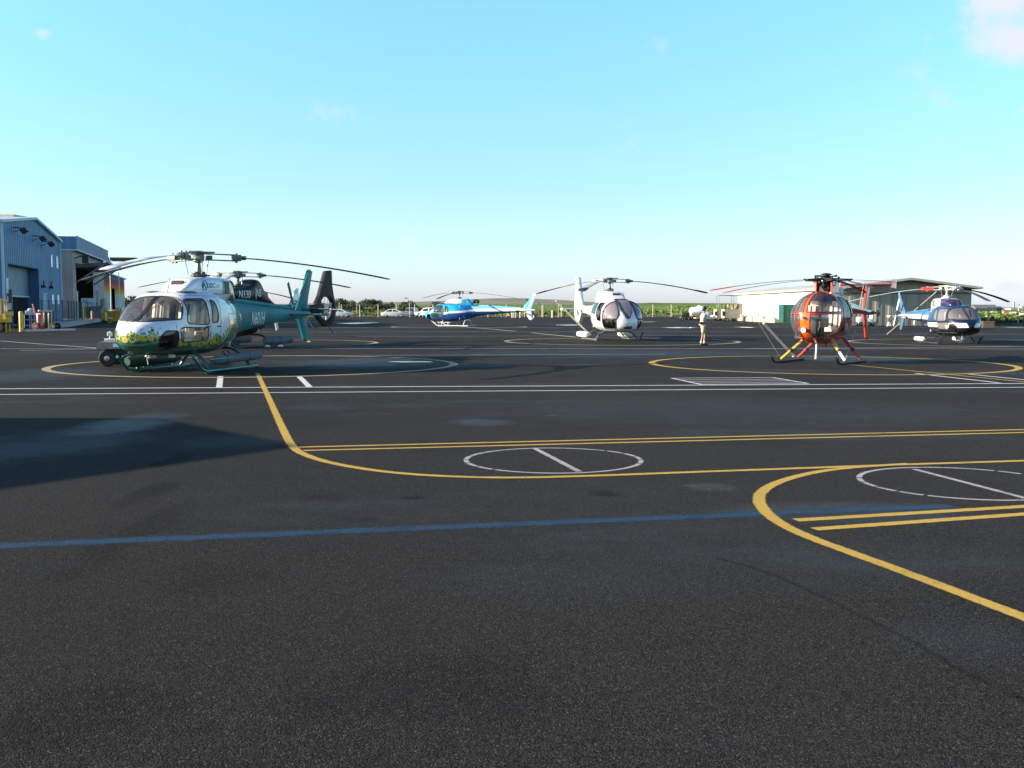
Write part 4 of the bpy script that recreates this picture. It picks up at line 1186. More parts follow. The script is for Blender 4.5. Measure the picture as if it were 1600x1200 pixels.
    # boom
    bm_ = loft_body([(-1.25, .83, 1.84, .42), (-1.8, .91, 1.80, .36), (-2.6, 1.02, 1.75, .29), (-4.0, 1.15, 1.68, .22), (-5.5, 1.27, 1.61, .16), (-6.5, 1.35, 1.55, .115), (-7.05, 1.40, 1.52, .05)], N=28, steps=36, nt=3.2, nb=2.6, ease=False, zcf=.55)
    bvt = BVHTree.FromBMesh(bm_.bm)
    tb = bm_.build('tail_boom', boom, root, smooth=40)
    mb = MB().path([(-1.5, 0, 1.83), (-2.3, 0, 1.82), (-4.5, 0, 1.70), (-5.75, 0, 1.64)], [.08, .09, .07, .05], 10)
    for x_ in (-2.0, -3.2, -4.4): mb.box((x_, 0, 1.76 - (x_ + 2) * -.045), (.08, .14, .14))
    mb.build('drive_shaft_cover', boom, tb)
    fin_poly(root, 'upper_fin', [(-5.95, 1.58), (-6.72, 1.50), (-7.28, 2.86), (-7.02, 2.93)], -.05, .05, fin)
    fin_poly(root, 'lower_fin', [(-6.1, 1.38), (-6.75, 1.42), (-6.92, .66), (-6.72, .56), (-6.55, .62)], -.05, .05, fin)
    sb = MB()
    for s in (1, -1):
        sb.loft([[(x, y * s, 1.44 + t) for x, t in ((-5.15, 0), (-5.3, .03), (-5.62, 0), (-5.3, -.035))] for y in (.1, .7, 1.24)])
        sb.box((-5.42, 1.25 * s, 1.44), (.56, .025, .10), bev=.008)
    sb.build('stabiliser', boom, root, smooth=30)
    gb = MB().ball((-6.62, 0, 1.66), (.34, .12, .13), 16, 8); gb.build('gearbox_fairing', boom, root)
    tail_rotor(root, -6.62, -.36, 1.66, bladem if scale == 1 else WHITE_PAINT, .93, 62)
    MB().path([(-6.7, 0, 1.42), (-7.1, 0, 1.1), (-7.3, 0, .98)], .018, 6).build('tail_guard', STEEL, root)
    # underside bits
    MB().box((1.9, .30, .44), (.18, .1, .08), bev=.02).tube((2.4, -.1, .46), (2.34, -.1, .24), .012, n=6).box((-4.6, 0, 1.08), (.14, .04, .24), bev=.01, ry=R(20)).build('belly_antenna', WHITE_PAINT, root, smooth=0)
    MB().lathe([(.03, -.04), (.11, -.02), (.12, .05), (.06, .08)], c=(2.55, .15, .44), n=14).build('landing_light', STEEL, root)
    MB().tube((.5, .0, 2.06), (.5, .0, 2.06), .01).tube((1.55, 0, 2.05), (1.42, 0, 2.42), .012, .006, n=6).build('roof_antenna', LAMP_BLACK, root)
    skid_gear(root, skid, tubem or skid, ytr=1.06, floats=floats, fm=fm)
    rotor(root, rz, 3.02, 5.345, blades, .31, droop, bladem, tip=tip, hubm=hubm, mast0=2.45)
    return root, bvb, bvc, bvt

# --- livery of the nearest one: white over teal with a garland of yellow flowers
def flower_paint(b):
    x, y, z = b.xyz()
    zb = b.math('ADD', .78, b.math('MULTIPLY', b.step(x, .5, -.95), 1.35))
    zb = b.math('ADD', zb, b.math('MULTIPLY', b.step(x, 2.2, 3.2), .16))
    s = b.math('SUBTRACT', z, zb)
    lo_ = b.math('MULTIPLY', b.math('SUBTRACT', b.noise(3.4, 2, .5), .5), .55)
    jag = b.math('MULTIPLY', b.math('SUBTRACT', b.noise(15, 3, .65), .5), .30)
    s2 = b.math('ADD', b.math('ADD', s, jag), b.math('MULTIPLY', lo_, .35))
    s3 = b.math('ADD', b.math('ADD', s, jag), lo_)
    teal = b.mix(b.noise(4, 4), (.004, .15, .125), (.006, .065, .055))
    white = (.80, .80, .80)
    d = b.voro(5.6)
    petal = b.math('ADD', d, b.math('MULTIPLY', b.math('SUBTRACT', b.noise(21, 2), .5), .42))
    leaf = b.mix(b.step(b.noise(13, 2), .42, .58), (.008, .10, .06), (.46, .44, .08))
    fl = b.mix(b.step(petal, .08, .34), (.62, .31, .01), (.56, .44, .06))
    fl = b.mix(b.step(petal, .44, .50), fl, leaf)
    fl = b.mix(b.step(d, .09, .06), fl, (.36, .16, .02))
    c = b.mix(b.step(s2, -.13, -.11), teal, fl)
    c = b.mix(b.math('MULTIPLY', b.step(s2, -.06, -.09), b.step(b.noise(9, 1), .45, .5)), c, teal)
    edge = b.math('MULTIPLY', b.step(s3, .08, .10), b.step(b.noise(17, 1), .5, .53))
    c = b.mix(b.math('MULTIPLY', edge, b.step(s3, .19, .16)), c, (.01, .12, .08))
    c = b.mix(b.math('MULTIPLY', b.step(s3, .10, .12), b.math('SUBTRACT', 1.0, b.math('MULTIPLY', edge, b.step(s3, .19, .16)))), c, white)
    # stray leaves outside the garland
    lf = b.math('MULTIPLY', b.step(b.noise(19, 1), .66, .69), b.math('MULTIPLY', b.step(s, .08, .14), b.step(s, .34, .26)))
    c = b.mix(lf, c, (.01, .12, .08))
    return c
def teal(b):
    x, y, z = b.xyz()
    return b.mix(b.step(b.noise(1.2, 4), .35, .65), (.002, .15, .155), (.004, .19, .205))
def cowl_flower(b):
    x, y, z = b.xyz()
    f = flower_paint(b)
    return b.mix(b.step(x, -.72, -.95), (.80, .80, .80), f)
W_BODY = paint('flower_livery', flower_paint); W_COWL = paint('cowling_livery', cowl_flower); TEAL = paint('teal_gloss', teal, .5, .0, .3)
TEAL_DK = mat('teal_skid_paint', (.008, .13, .115), .35, 0, .4)
GREY_BAG = mat('grey_float_bag', (.12, .125, .14), .8, 0, 0, .15, 5, bump=.3)
h1, bvb, bvc, bvt = light_single('white and teal helicopter painted with yellow flowers, nearest on the left', None, 313, 28.5, -13.5, (25, 145, 265), W_BODY, W_COWL, TEAL, TEAL, TEAL_DK, BLADE_BAND,
                                 floats=None, group='helicopters on the apron')
me = text_mesh('N601H', .52, .22, .60, .010)
project_text(bvt, me, (-2.35, 1.17), -1, .4, 1); link('registration', me, mat('lettering_white', (.75, .76, .74), .5), h1, 0)
me = text_mesh('UDC', .19, .12, .95, .004); project_text(bvc, me, (.40, 2.18), -1, .2, 1); link('logo_lettering', me, mat('logo_blue', (.05, .20, .34), .5), h1, 0)
mb = MB()
def on_cowl(x, z):
    h_ = bvc.ray_cast(Vector((x, 3, z)), Vector((0, -1, 0))); return h_[0] + Vector((0, .006, 0)) if h_[0] else Vector((x, .48, z))
mb.path([on_cowl(.52 + .115 * cos(a), 2.24 + .125 * sin(a)) for a in np.linspace(0, 2 * pi, 25)[:-1]], .016, 6, closed=True, squash=.5)
mb.path([on_cowl(.60 - .05 * t, 2.14 + .19 * t + .02 * sin(6 * t)) for t in np.linspace(0, 1, 8)], [.012, .02, .026, .03, .026, .02, .016, .01], 6)
mb.path([on_cowl(.53 - .06 * t, 2.30 - .14 * t) for t in np.linspace(0, 1, 6)], .012, 6)
for zz in (2.21, 2.26): mb.path([on_cowl(-.02 - .22 * t, zz) for t in np.linspace(0, 1, 5)], .009, 5)
mb.build('logo_emblem', mat('logo_blue', (.05, .20, .34), .5), h1)
for k, s in ((0, 1), (1, -1)):      # float bag on the port skid, slung bag in a frame on the other
    if s == 1:
        f = MB().path([(1.35, 1.10, .28), (1.28, 1.10, .30), (1.0, 1.10, .31), (-.9, 1.10, .33), (-1.25, 1.10, .34), (-1.32, 1.10, .34)], [.06, .095, .112, .12, .105, .07], 14)
        f.build('folded_float', GREY_BAG, h1)
        for x_ in (-.5, .7): MB().lathe([(.124, -.03), (.124, .03)], c=(x_, 1.10, .318), axis='X', n=14).build('float_strap', SEAL, h1, smooth=0)
    else:
        f = MB().path([(1.75, -1.08, .26), (1.6, -1.08, .27), (1.3, -1.08, .28), (-.4, -1.08, .30), (-.7, -1.08, .30)], [.09, .15, .17, .17, .1], 14)
        f.build('folded_float', mat('dark_green_bag', (.028, .055, .045), .6, 0, 0, .3, 6), h1)
        g = MB()
        g.path([(1.95, -1.08, .42), (1.2, -1.08, .48), (-.5, -1.08, .48)], .028, 8)
        for x_ in (1.0, -.4): g.tube((x_, -1.08, .48), (x_, -1.08, .05), .024, n=8)
        g.build('float_frame', TEAL_DK, h1)
        MB().path([(1.1 + .1 * cos(a), -.93, .45 + .1 * sin(a)) for a in np.linspace(0, 2 * pi, 17)[:-1]], .02, 6, closed=True).build('hose_coil', mat('pale_hose', (.55, .62, .60), .5), h1)
MB().path([(.1, .72, .5), (.0, .8, .35), (-.15, .8, .3), (-.25, .75, .38), (-.2, .68, .52)], .018, 6).build('drain_hose', BLACK, h1)
bl1 = [c for c in h1.children if c.name.startswith('rotor_blade')]
m1 = bl1[1].data.copy(); m1.materials.clear(); m1.materials.append(blade_mat('pale_banded_blade', (.75, .75, .74), (.4, .41, .41), (.20, .21, .21))); bl1[1].data = m1

# --- blue one in the middle distance
def blue_body(b):
    x, y, z = b.xyz()
    w = b.math('MULTIPLY', b.math('SINE', b.math('MULTIPLY', x, 2.6)), .05)
    zc = b.math('ADD', b.math('ADD', 1.12, w), b.math('MULTIPLY', b.step(x, 1.4, -1.2), .28))
    s = b.math('SUBTRACT', z, zc)
    hi = b.mix(b.step(z, 1.88, 2.02), (.02, .46, .80), (.012, .07, .27))
    hi = b.mix(b.step(x, .3, -.9), hi, (.012, .14, .45))
    c = b.mix(b.step(s, -.11, -.08), (.010, .075, .27), (.78, .80, .82))
    c = b.mix(b.step(s, .08, .11), c, hi)
    return b.mix(b.step(x, 1.75, 2.05), c, b.mix(b.step(z, .85, .7), (.02, .40, .74), (.010, .10, .34)))
def blue_boom(b):
    x, y, z = b.xyz()
    zc = b.math('ADD', 1.42, b.math('MULTIPLY', x, -.012))
    c = b.mix(b.step(z, b.math('SUBTRACT', zc, .13), b.math('SUBTRACT', zc, .11)), (.012, .05, .17), (.80, .82, .83))
    return b.mix(b.step(z, b.math('ADD', zc, .10), b.math('ADD', zc, .12)), c, (.20, .56, .74))
def blue_cowl(b):
    x, y, z = b.xyz()
    return b.mix(b.step(b.math('ADD', x, b.math('MULTIPLY', z, .5)), 1.35, .55), (.78, .80, .82), (.02, .48, .80))
def blue_fin(b):
    x, y, z = b.xyz()
    return b.mix(b.step(b.math('ADD', x, b.math('MULTIPLY', z, .42)), -5.72, -5.76), (.06, .50, .74), (.70, .76, .80))
h4, *_ = light_single('bright blue helicopter with white stripe, side on in the middle distance', None, 718, 95.5, -71, (33, 153, 273), paint('blue_livery', blue_body), paint('blue_cowling', blue_cowl),
                      paint('blue_boom_livery', blue_boom), paint('blue_fin_livery', blue_fin), WHITE_PAINT, BLADE_DK, group='helicopters on the apron', rz_extra=0)
h4.rotation_euler.z = R(180 - 17)
for o in [c for c in h4.children if c.name.startswith('rotor_blade')]: pass
MB().ball((3.42, .05, .85), (.16, .16, .16), 14, 8).build('nose_camera', LAMP_BLACK, h4)
MB().ball((-1.75, 0, 2.2), (.17, .17, .17), 14, 8).tube((-1.3, 0, 2.1), (-1.75, 0, 2.2), .08).build('exhaust_cover', LAMP_BLACK, h4)

# --- dark blue and white one at the right edge
def navy_body(b):
    x, y, z = b.xyz()
    c = b.mix(b.step(z, .90, .92), (.006, .010, .012), (.78, .78, .74))
    c = b.mix(b.step(z, 1.13, 1.15), c, (.006, .014, .042))
    c = b.mix(b.math('MULTIPLY', b.step(z, 1.2, 1.24), b.step(x, 2.3, 1.9)), c, (.012, .05, .14))
    v = b.math('MULTIPLY', b.step(b.math('ADD', b.math('ABSOLUTE', y), b.math('MULTIPLY', z, -.5)), -.31, -.34), b.step(x, 2.2, 2.5))
    return b.mix(b.math('MULTIPLY', v, b.step(z, 1.16, 1.14)), c, (.006, .010, .012))
def navy_boom(b):
    x, y, z = b.xyz()
    zc = b.math('ADD', 1.40, b.math('MULTIPLY', x, -.012))
    c = b.mix(b.step(z, b.math('SUBTRACT', zc, .14), b.math('SUBTRACT', zc, .12)), (.012, .03, .07), (.75, .75, .72))
    return b.mix(b.step(z, b.math('ADD', zc, .09), b.math('ADD', zc, .11)), c, (.045, .13, .26))
def navy_cowl(b):
    x, y, z = b.xyz()
    return b.mix(b.step(x, .35, .25), (.028, .02, .085), (.50, .51, .56))
STARHUB = mat('white_hub_paint', (.62, .60, .55), .45)
h7, *_ = light_single('navy and white helicopter facing the camera at the right edge', None, 1477, 49.5, 0, (30, 150, 270), paint('navy_livery', navy_body, .3, .25, .35), paint('navy_cowling', navy_cowl),
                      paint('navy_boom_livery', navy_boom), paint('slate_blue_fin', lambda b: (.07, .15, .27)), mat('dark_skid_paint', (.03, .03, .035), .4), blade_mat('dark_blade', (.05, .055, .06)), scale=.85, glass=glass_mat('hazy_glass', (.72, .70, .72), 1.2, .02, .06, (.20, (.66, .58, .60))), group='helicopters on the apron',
                      floats=(-.25, -1.5, .13, .22), fm=mat('pale_float_bag', (.66, .66, .62), .7), hubm=STARHUB, droop=.75)
blades7 = [c for c in h7.children if c.name.startswith('rotor_blade')]
MB().box((1.0, 0, -.03), (.6, .22, .2), bev=.03).build('red_sleeve', RED, blades7[1], smooth=0)
pale = mat('blade_white', (.66, .67, .68), .4)
me_p = blades7[1].data.copy(); me_p.materials.clear(); me_p.materials.append(pale); blades7[1].data = me_p

# --- glazed fantail helicopters
def fantail(label, mast_px, D, ang, blades, body, cowl, boom, finm, skid, bladem, glass, tip=None, stripe=None, floats=None, fm=None, hump=False, group='helicopters on the apron', wedge=True, fanm=STEEL, stabm=None, droop=.6, seatm=SEAT):
    X = (mast_px - 800) / FPX * D
    hdg = R(ang); rz = atan2(-cos(hdg), sin(hdg))
    root = thing('fantail_helicopter', label, 'helicopter', (X, D, 0), rz, group)
    st = [(3.34, .90, .95, .03), (3.31, .74, 1.12, .24), (3.2, .60, 1.34, .50), (2.98, .50, 1.58, .74), (2.65, .44, 1.83, .92), (2.25, .42, 2.01, 1.0), (1.7, .41, 2.11, 1.03, 2.8, 2.8), (1.0, .41, 2.14, 1.03, 2.8, 2.8), (.3, .43, 2.13, 1.0),
          (-.3, .50, 2.09, .92), (-.9, .66, 2.02, .74), (-1.4, .83, 1.95, .54), (-1.8, .95, 1.90, .42)]
    bd = loft_body(st, N=72, steps=96, nt=2.6, nb=2.6, zcf=.44)
    # windscreen: centre pane down to a point, two big side panes
    V = Vector
    top = (V((1.95, 0, 2.02)), V((1, 0, .25)).normalized())
    take_glass(bd, [top, (V((2.9, 0, 1.16)), V((0, 0, 1))), (V((0, .31, 2.0)), V((0, -1, .10)).normalized()), (V((0, -.31, 2.0)), V((0, 1, .10)).normalized()),
                    (V((0, .10, 1.20)), V((0, -1, .55)).normalized()), (V((0, -.10, 1.20)), V((0, 1, .55)).normalized()), (V((2.0, 0, 1.5)), V((1, 0, 0)))], glass, root, 'centre_windscreen', fr=.042)
    for s in (1, -1):
        take_glass(bd, [top, (V((0, .37 * s, 2.0)), V((0, s, .10)).normalized()), (V((2.25, 0, 1.3)), V((1, 0, -.10)).normalized()), (V((0, .36 * s, 1.44)), V((0, s * .88, .48)).normalized()),
                        (V((0, 0, 1.10)), V((0, 0, 1)))], glass, root, 'side_windscreen', fr=.042)
        take_glass(bd, [(V((0, .545 * s, .8)), V((0, s, 0)).normalized()), (V((2.25, 0, 1.3)), V((1, 0, -.10)).normalized()), (V((2.7, 0, .62)), V((0, 0, 1))), (V((0, 0, 1.085)), V((0, 0, -1)))], GLASS_D, root, 'lower_windscreen', fr=.022)
        take_glass(bd, side_poly(roundc([(2.02, .98), (1.98, 1.9), (1.22, 1.92), (1.12, 1.30), (1.35, 1.02)], .12), s), GLASS_D, root, 'door_window')
        take_glass(bd, side_poly(roundc([(1.0, 1.32), (1.06, 1.92), (-.02, 1.90), (-.1, 1.4)], .14), s), GLASS_D, root, 'rear_window')
    bo = bd.build('fuselage', body, root, smooth=60)
    cabin_inside(root, seatm, hw=.85)
    MB().box((3.24, 0, .72), (.16, .42, .20), bev=.03, ry=R(-14)).build('nose_vent', LAMP_BLACK, bo, smooth=0)
    MB().ball((3.28, -.12, .74), .06, 10, 8).ball((3.28, .1, .74), .05, 10, 8).build('landing_light', STEEL, bo)
    hz = (.36 if hump else .05)
    cw = loft_body([(1.75, 2.03, 2.11, .3), (1.4, 2.02, 2.26, .42), (.8, 2.0, 2.47, .5), (.2, 1.96, 2.53, .53), (-.3, 1.92, 2.53 + hz * .25, .52), (-.7, 1.9, 2.52 + hz, .47), (-1.0, 1.88, 2.5 + hz, .42), (-1.35, 1.86, 2.42 + hz * .2, .36), (-1.9, 1.8, 2.05, .26), (-2.3, 1.76, 1.84, .18)],
                   N=40, steps=48, nt=3.4, nb=3, ease=False)
    bvc = BVHTree.FromBMesh(cw.bm)
    cwo = cw.build('engine_cowling', cowl, root, smooth=50)
    MB().box((1.28, 0, 2.33), (.08, .4, .1), bev=.02, ry=R(-40)).build('air_intake', LAMP_BLACK, cwo, smooth=0)
    MB().lathe([(.14, 0), (.15, .35), (.12, .36), (.12, .05)], c=(-1.5, 0, 2.16), n=18, M=Matrix.Rotation(R(-78), 4, 'Y')).build('exhaust_pipe', mat('burnt_steel', (.12, .09, .07), .4, .7), cwo)
    bm_ = loft_body([(-1.5, .90, 1.90, .44), (-2.2, 1.05, 1.84, .33), (-3.4, 1.2, 1.78, .25), (-4.8, 1.32, 1.78, .19), (-5.9, 1.35, 1.82, .15), (-6.2, 1.36, 1.84, .13)], N=28, steps=36, nt=2.6, nb=2.6, ease=False, zcf=.55)
    tb = bm_.build('tail_boom', boom, root, smooth=40)
    # shrouded fan and fin, a plate with a real hole through it
    cx, cz, hr = -6.48, 1.62, .55
    outl = [(-5.55, 1.84), (-5.85, 2.2), (-6.45, 3.42), (-6.95, 3.46), (-6.98, 2.75), (-7.12, 2.22), (-7.27, 1.9), (-7.31, 1.55), (-7.22, 1.2), (-7.0, .92), (-6.72, .78), (-6.4, .74), (-6.08, .86), (-5.8, 1.12), (-5.55, 1.36)]
    th = sorted(set([round(atan2(z - cz, x - cx), 4) for x, z in outl] + [round(-pi + 2 * pi * k / 60, 4) for k in range(60)]))
    def outer(a):
        dx, dz_ = cos(a), sin(a); best = None
        for (xa, za), (xb, zb_) in zip(outl, outl[1:] + outl[:1]):
            ex, ez = xb - xa, zb_ - za; den = dx * ez - dz_ * ex
            if abs(den) < 1e-9: continue
            t = ((xa - cx) * ez - (za - cz) * ex) / den; u = ((xa - cx) * dz_ - (za - cz) * dx) / den
            if t > 0 and -1e-6 <= u <= 1 + 1e-6: best = t if best is None else max(best, t)
        return best
    fm_ = MB(); rings = {}
    for yy, key in ((.13, 'a'), (-.13, 'b')):
        rings[key] = ([fm_.bm.verts.new((cx + hr * 1.12 * cos(a), yy, cz + hr * 1.12 * sin(a))) for a in th], [fm_.bm.verts.new((cx + max(outer(a), hr * 1.16) * .97 * cos(a), yy * .75, cz + max(outer(a), hr * 1.16) * .985 * sin(a))) for a in th])
    inn = [fm_.bm.verts.new((cx + hr * cos(a), 0, cz + hr * sin(a))) for a in th]
    edge = [fm_.bm.verts.new((cx + outer(a) * cos(a), 0, cz + outer(a) * sin(a))) for a in th]
    n = len(th)
    for k in range(n):
        j = (k + 1) % n
        for key in 'ab':
            fm_.face([rings[key][0][k], rings[key][0][j], rings[key][1][j], rings[key][1][k]])
            fm_.face([rings[key][1][k], rings[key][1][j], edge[j], edge[k]])
            fm_.face([inn[k], inn[j], rings[key][0][j], rings[key][0][k]])
    fin_o = fm_.build('fan_fin', finm, root, smooth=45)
    fan = MB().lathe([(.04, -.13), (.13, -.10), (.14, .08), (.06, .13)], c=(cx, 0, cz), axis='Y', n=18)
    for k in range(10):
        a = 2 * pi * k / 10 + .15
        M = Matrix.Translation((cx, 0, cz)) @ Matrix.Rotation(-a, 4, 'Y') @ Matrix.Rotation(R(28), 4, 'X')
        fan.loft([[M @ Vector((r, u, w)) for u, w in ((.012, -.055), (.012, .055), (-.008, .055), (-.008, -.055))] for r in (.12, .53)])
    for k in range(3): 
        a = 2 * pi * k / 3 + .6
        fan.tube((cx, .06, cz), (cx + hr * cos(a), .06, cz + hr * sin(a)), .025, n=6)
    fan.build('tail_fan', fanm, fin_o, smooth=30)
    sb = MB()
    for s in (1, -1):
        sb.loft([[(x, y * s, 1.58 + t) for x, t in ((-5.0, 0), (-5.15, .035), (-5.5, 0), (-5.15, -.035))] for y in (.12, .7, 1.32)])
        sb.box((-5.26, 1.33 * s, 1.58), (.56, .03, .12), bev=.01)
    sb.build('stabiliser', stabm or boom, root, smooth=30)
    MB().path([(-6.7, 0, .78), (-7.0, 0, .55), (-7.15, 0, .42)], .022, 6).build('tail_skid', LAMP_BLACK, root)
    skid_gear(root, skid, skid, ytr=1.12, xf=2.2, xr=-1.4, floats=floats, fm=fm, zbelly=.5, step=False)
    MB().tube((1.62, .3, 2.08), (1.5, .3, 2.5), .012, .006, n=6).box((.9, .2, 2.16), (.3, .12, .1), bev=.03).build('roof_antenna', LAMP_BLACK, root)
    MB().tube((2.3, -.98, 1.45), (2.35, -1.3, 1.6), .015, n=6).tube((2.35, -1.3, 1.6), (2.4, -1.32, 2.2), .012, n=6).build('side_probe', LAMP_BLACK, root)
    rotor(root, rz, 3.06, 5.345, blades, .36, droop, bladem, tip=tip, stripe=stripe, mast0=2.5)
    return root, bvc

def white_lines(b):
    x, y, z = b.xyz()
    c = (.80, .80, .79)
    k = None
    for dz_ in (0, .11, .22):
        s = b.math('ABSOLUTE', b.math('SUBTRACT', b.math('SUBTRACT', z, b.math('MULTIPLY', x, -.16)), 1.12 - dz_))
        m = b.step(s, .022, .012); k = m if k is None else b.math('MAXIMUM', k, m)
    k = b.math('MULTIPLY', k, b.step(x, 2.0, 1.9))
    return b.mix(k, c, (.22, .24, .27))
WH = paint('white_gloss_body', lambda b: (.80, .80, .79))
BLK_SOCK = mat('black_sock', (.025, .025, .028), .8); YEL_STRIPE = mat('blade_amber', (.62, .40, .06), .5)
h5, _ = fantail('white fan-tailed helicopter with big rose tinted windscreen, centre right', 952, 55, 10.5, (13, 133, 251), paint('white_pinstripe', white_lines), WH, WH, WH,
                mat('grey_skid_paint', (.10, .10, .10), .4), BLADE_DK, GLASS_P, tip=BLK_SOCK, stripe=YEL_STRIPE, floats=(-.1, -2.0, .16, .26), fm=mat('white_float_bag', (.72, .71, .66), .6), droop=.62)
pb = mat('blade_lilac_grey', (.40, .40, .44), .4)
bl = [c for c in h5.children if c.name.startswith('rotor_blade')]
m3 = bl[2].data.copy(); m3.materials.clear(); m3.materials.append(pb); bl[2].data = m3

DKG = paint('charcoal_gloss', lambda b: b.mix(b.noise(1.5, 3), (.008, .009, .011), (.013, .014, .017)), .5, .0, .2)
def charcoal_cowl(b):
    return (.022, .024, .028)
h2, bvc2 = fantail('charcoal fan-tailed helicopter lettered N130 NS behind the flower painted one', 374, 45, -24, (38, 158, 278), DKG, paint('charcoal_cowling', charcoal_cowl, .4, .1, .3), DKG, DKG,
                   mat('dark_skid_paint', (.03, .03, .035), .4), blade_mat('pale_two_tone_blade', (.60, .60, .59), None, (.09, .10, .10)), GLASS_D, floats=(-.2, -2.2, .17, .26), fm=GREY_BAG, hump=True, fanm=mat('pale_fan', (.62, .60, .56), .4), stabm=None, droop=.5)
LET = mat('lettering_white', (.75, .76, .74), .5)
me = text_mesh('N130', .46, 0, .74, .008); project_text(bvc2, me, (.62, 2.06), -1, .4, 1); link('registration', me, LET, h2, 0)
me = text_mesh('NS', .46, 0, .74, .008); project_text(bvc2, me, (-.58, 2.14), -1, .4, 1); link('registration', me, LET, h2, 0)
MB().box((-.5, .53, 2.25), (.02, .02, .5)).build('panel_seam', LET, h2, smooth=0)
me = text_mesh('NS', .2, 0, .9, .003)
for v in me.vertices: v.co = (-6.42 - v.co.x, .115, 2.36 + v.co.y)
link('fin_lettering', me, LET, h2, 0)
MB().box((-5.2, 1.34, 1.58), (.6, .05, .05), bev=.01).box((-5.26, .75, 1.60), (.3, 1.1, .02)).build('sunlit_stabiliser_edge', WHITE_PAINT, h2, smooth=0)  # white strips put in for sun catching the dark stabiliser

def far_fin(b):
    x, y, z = b.xyz()
    c = b.mix(b.step(z, 2.35, 2.4), (.05, .30, .32), (.76, .78, .78))
    c = b.mix(b.math('MULTIPLY', b.step(b.noise(3.2, 2), .44, .5), b.math('MULTIPLY', b.step(z, 2.85, 2.95), b.step(z, 3.35, 3.25))), c, (.04, .38, .58))
    return b.mix(b.step(b.math('ABSOLUTE', b.math('SUBTRACT', z, 2.3)), .1, .06), c, (.02, .04, .12))
h3, _ = fantail('white and teal fan-tailed helicopter farthest back, seen past the charcoal one', 391, 90, -24, (60, 180, 300), WH, paint('teal_cowl_far', lambda b: (.03, .22, .25)), paint('dark_boom_far', lambda b: (.05, .055, .06)), paint('far_fin_livery', far_fin),
                mat('grey_skid_paint', (.10, .10, .10), .4), BLADE_DK, GLASS_D, fanm=mat('dark_fan', (.1, .1, .11), .5))

# --- small egg-shaped red one
def red_egg(b):
    x, y, z = b.xyz()
    red = b.mix(b.noise(1.5, 3), (.46, .028, .016), (.36, .02, .014))
    st_ = b.math('MULTIPLY', b.step(b.math('ABSOLUTE', y), .165, .15), b.step(x, .8, 1.0))
    c = b.mix(st_, red, (.80, .13, .015))
    yb = b.math('MULTIPLY', b.step(b.math('ADD', x, b.math('MULTIPLY', z, .25)), -.02, -.06), b.step(b.math('ADD', x, b.math('MULTIPLY', z, .25)), -.62, -.58))
    c = b.mix(yb, c, (.55, .36, .08))
    tp = b.math('MULTIPLY', b.step(b.math('ADD', z, b.math('MULTIPLY', x, .28)), 1.50, 1.53), b.step(x, -.9, -1.0))
    return b.mix(tp, c, (.56, .50, .60))
def red_boom(b):
    x, y, z = b.xyz()
    return b.mix(b.step(b.math('ADD', z, b.math('MULTIPLY', x, -.075)), 1.87, 1.89), (.33, .03, .025), (.62, .56, .62))
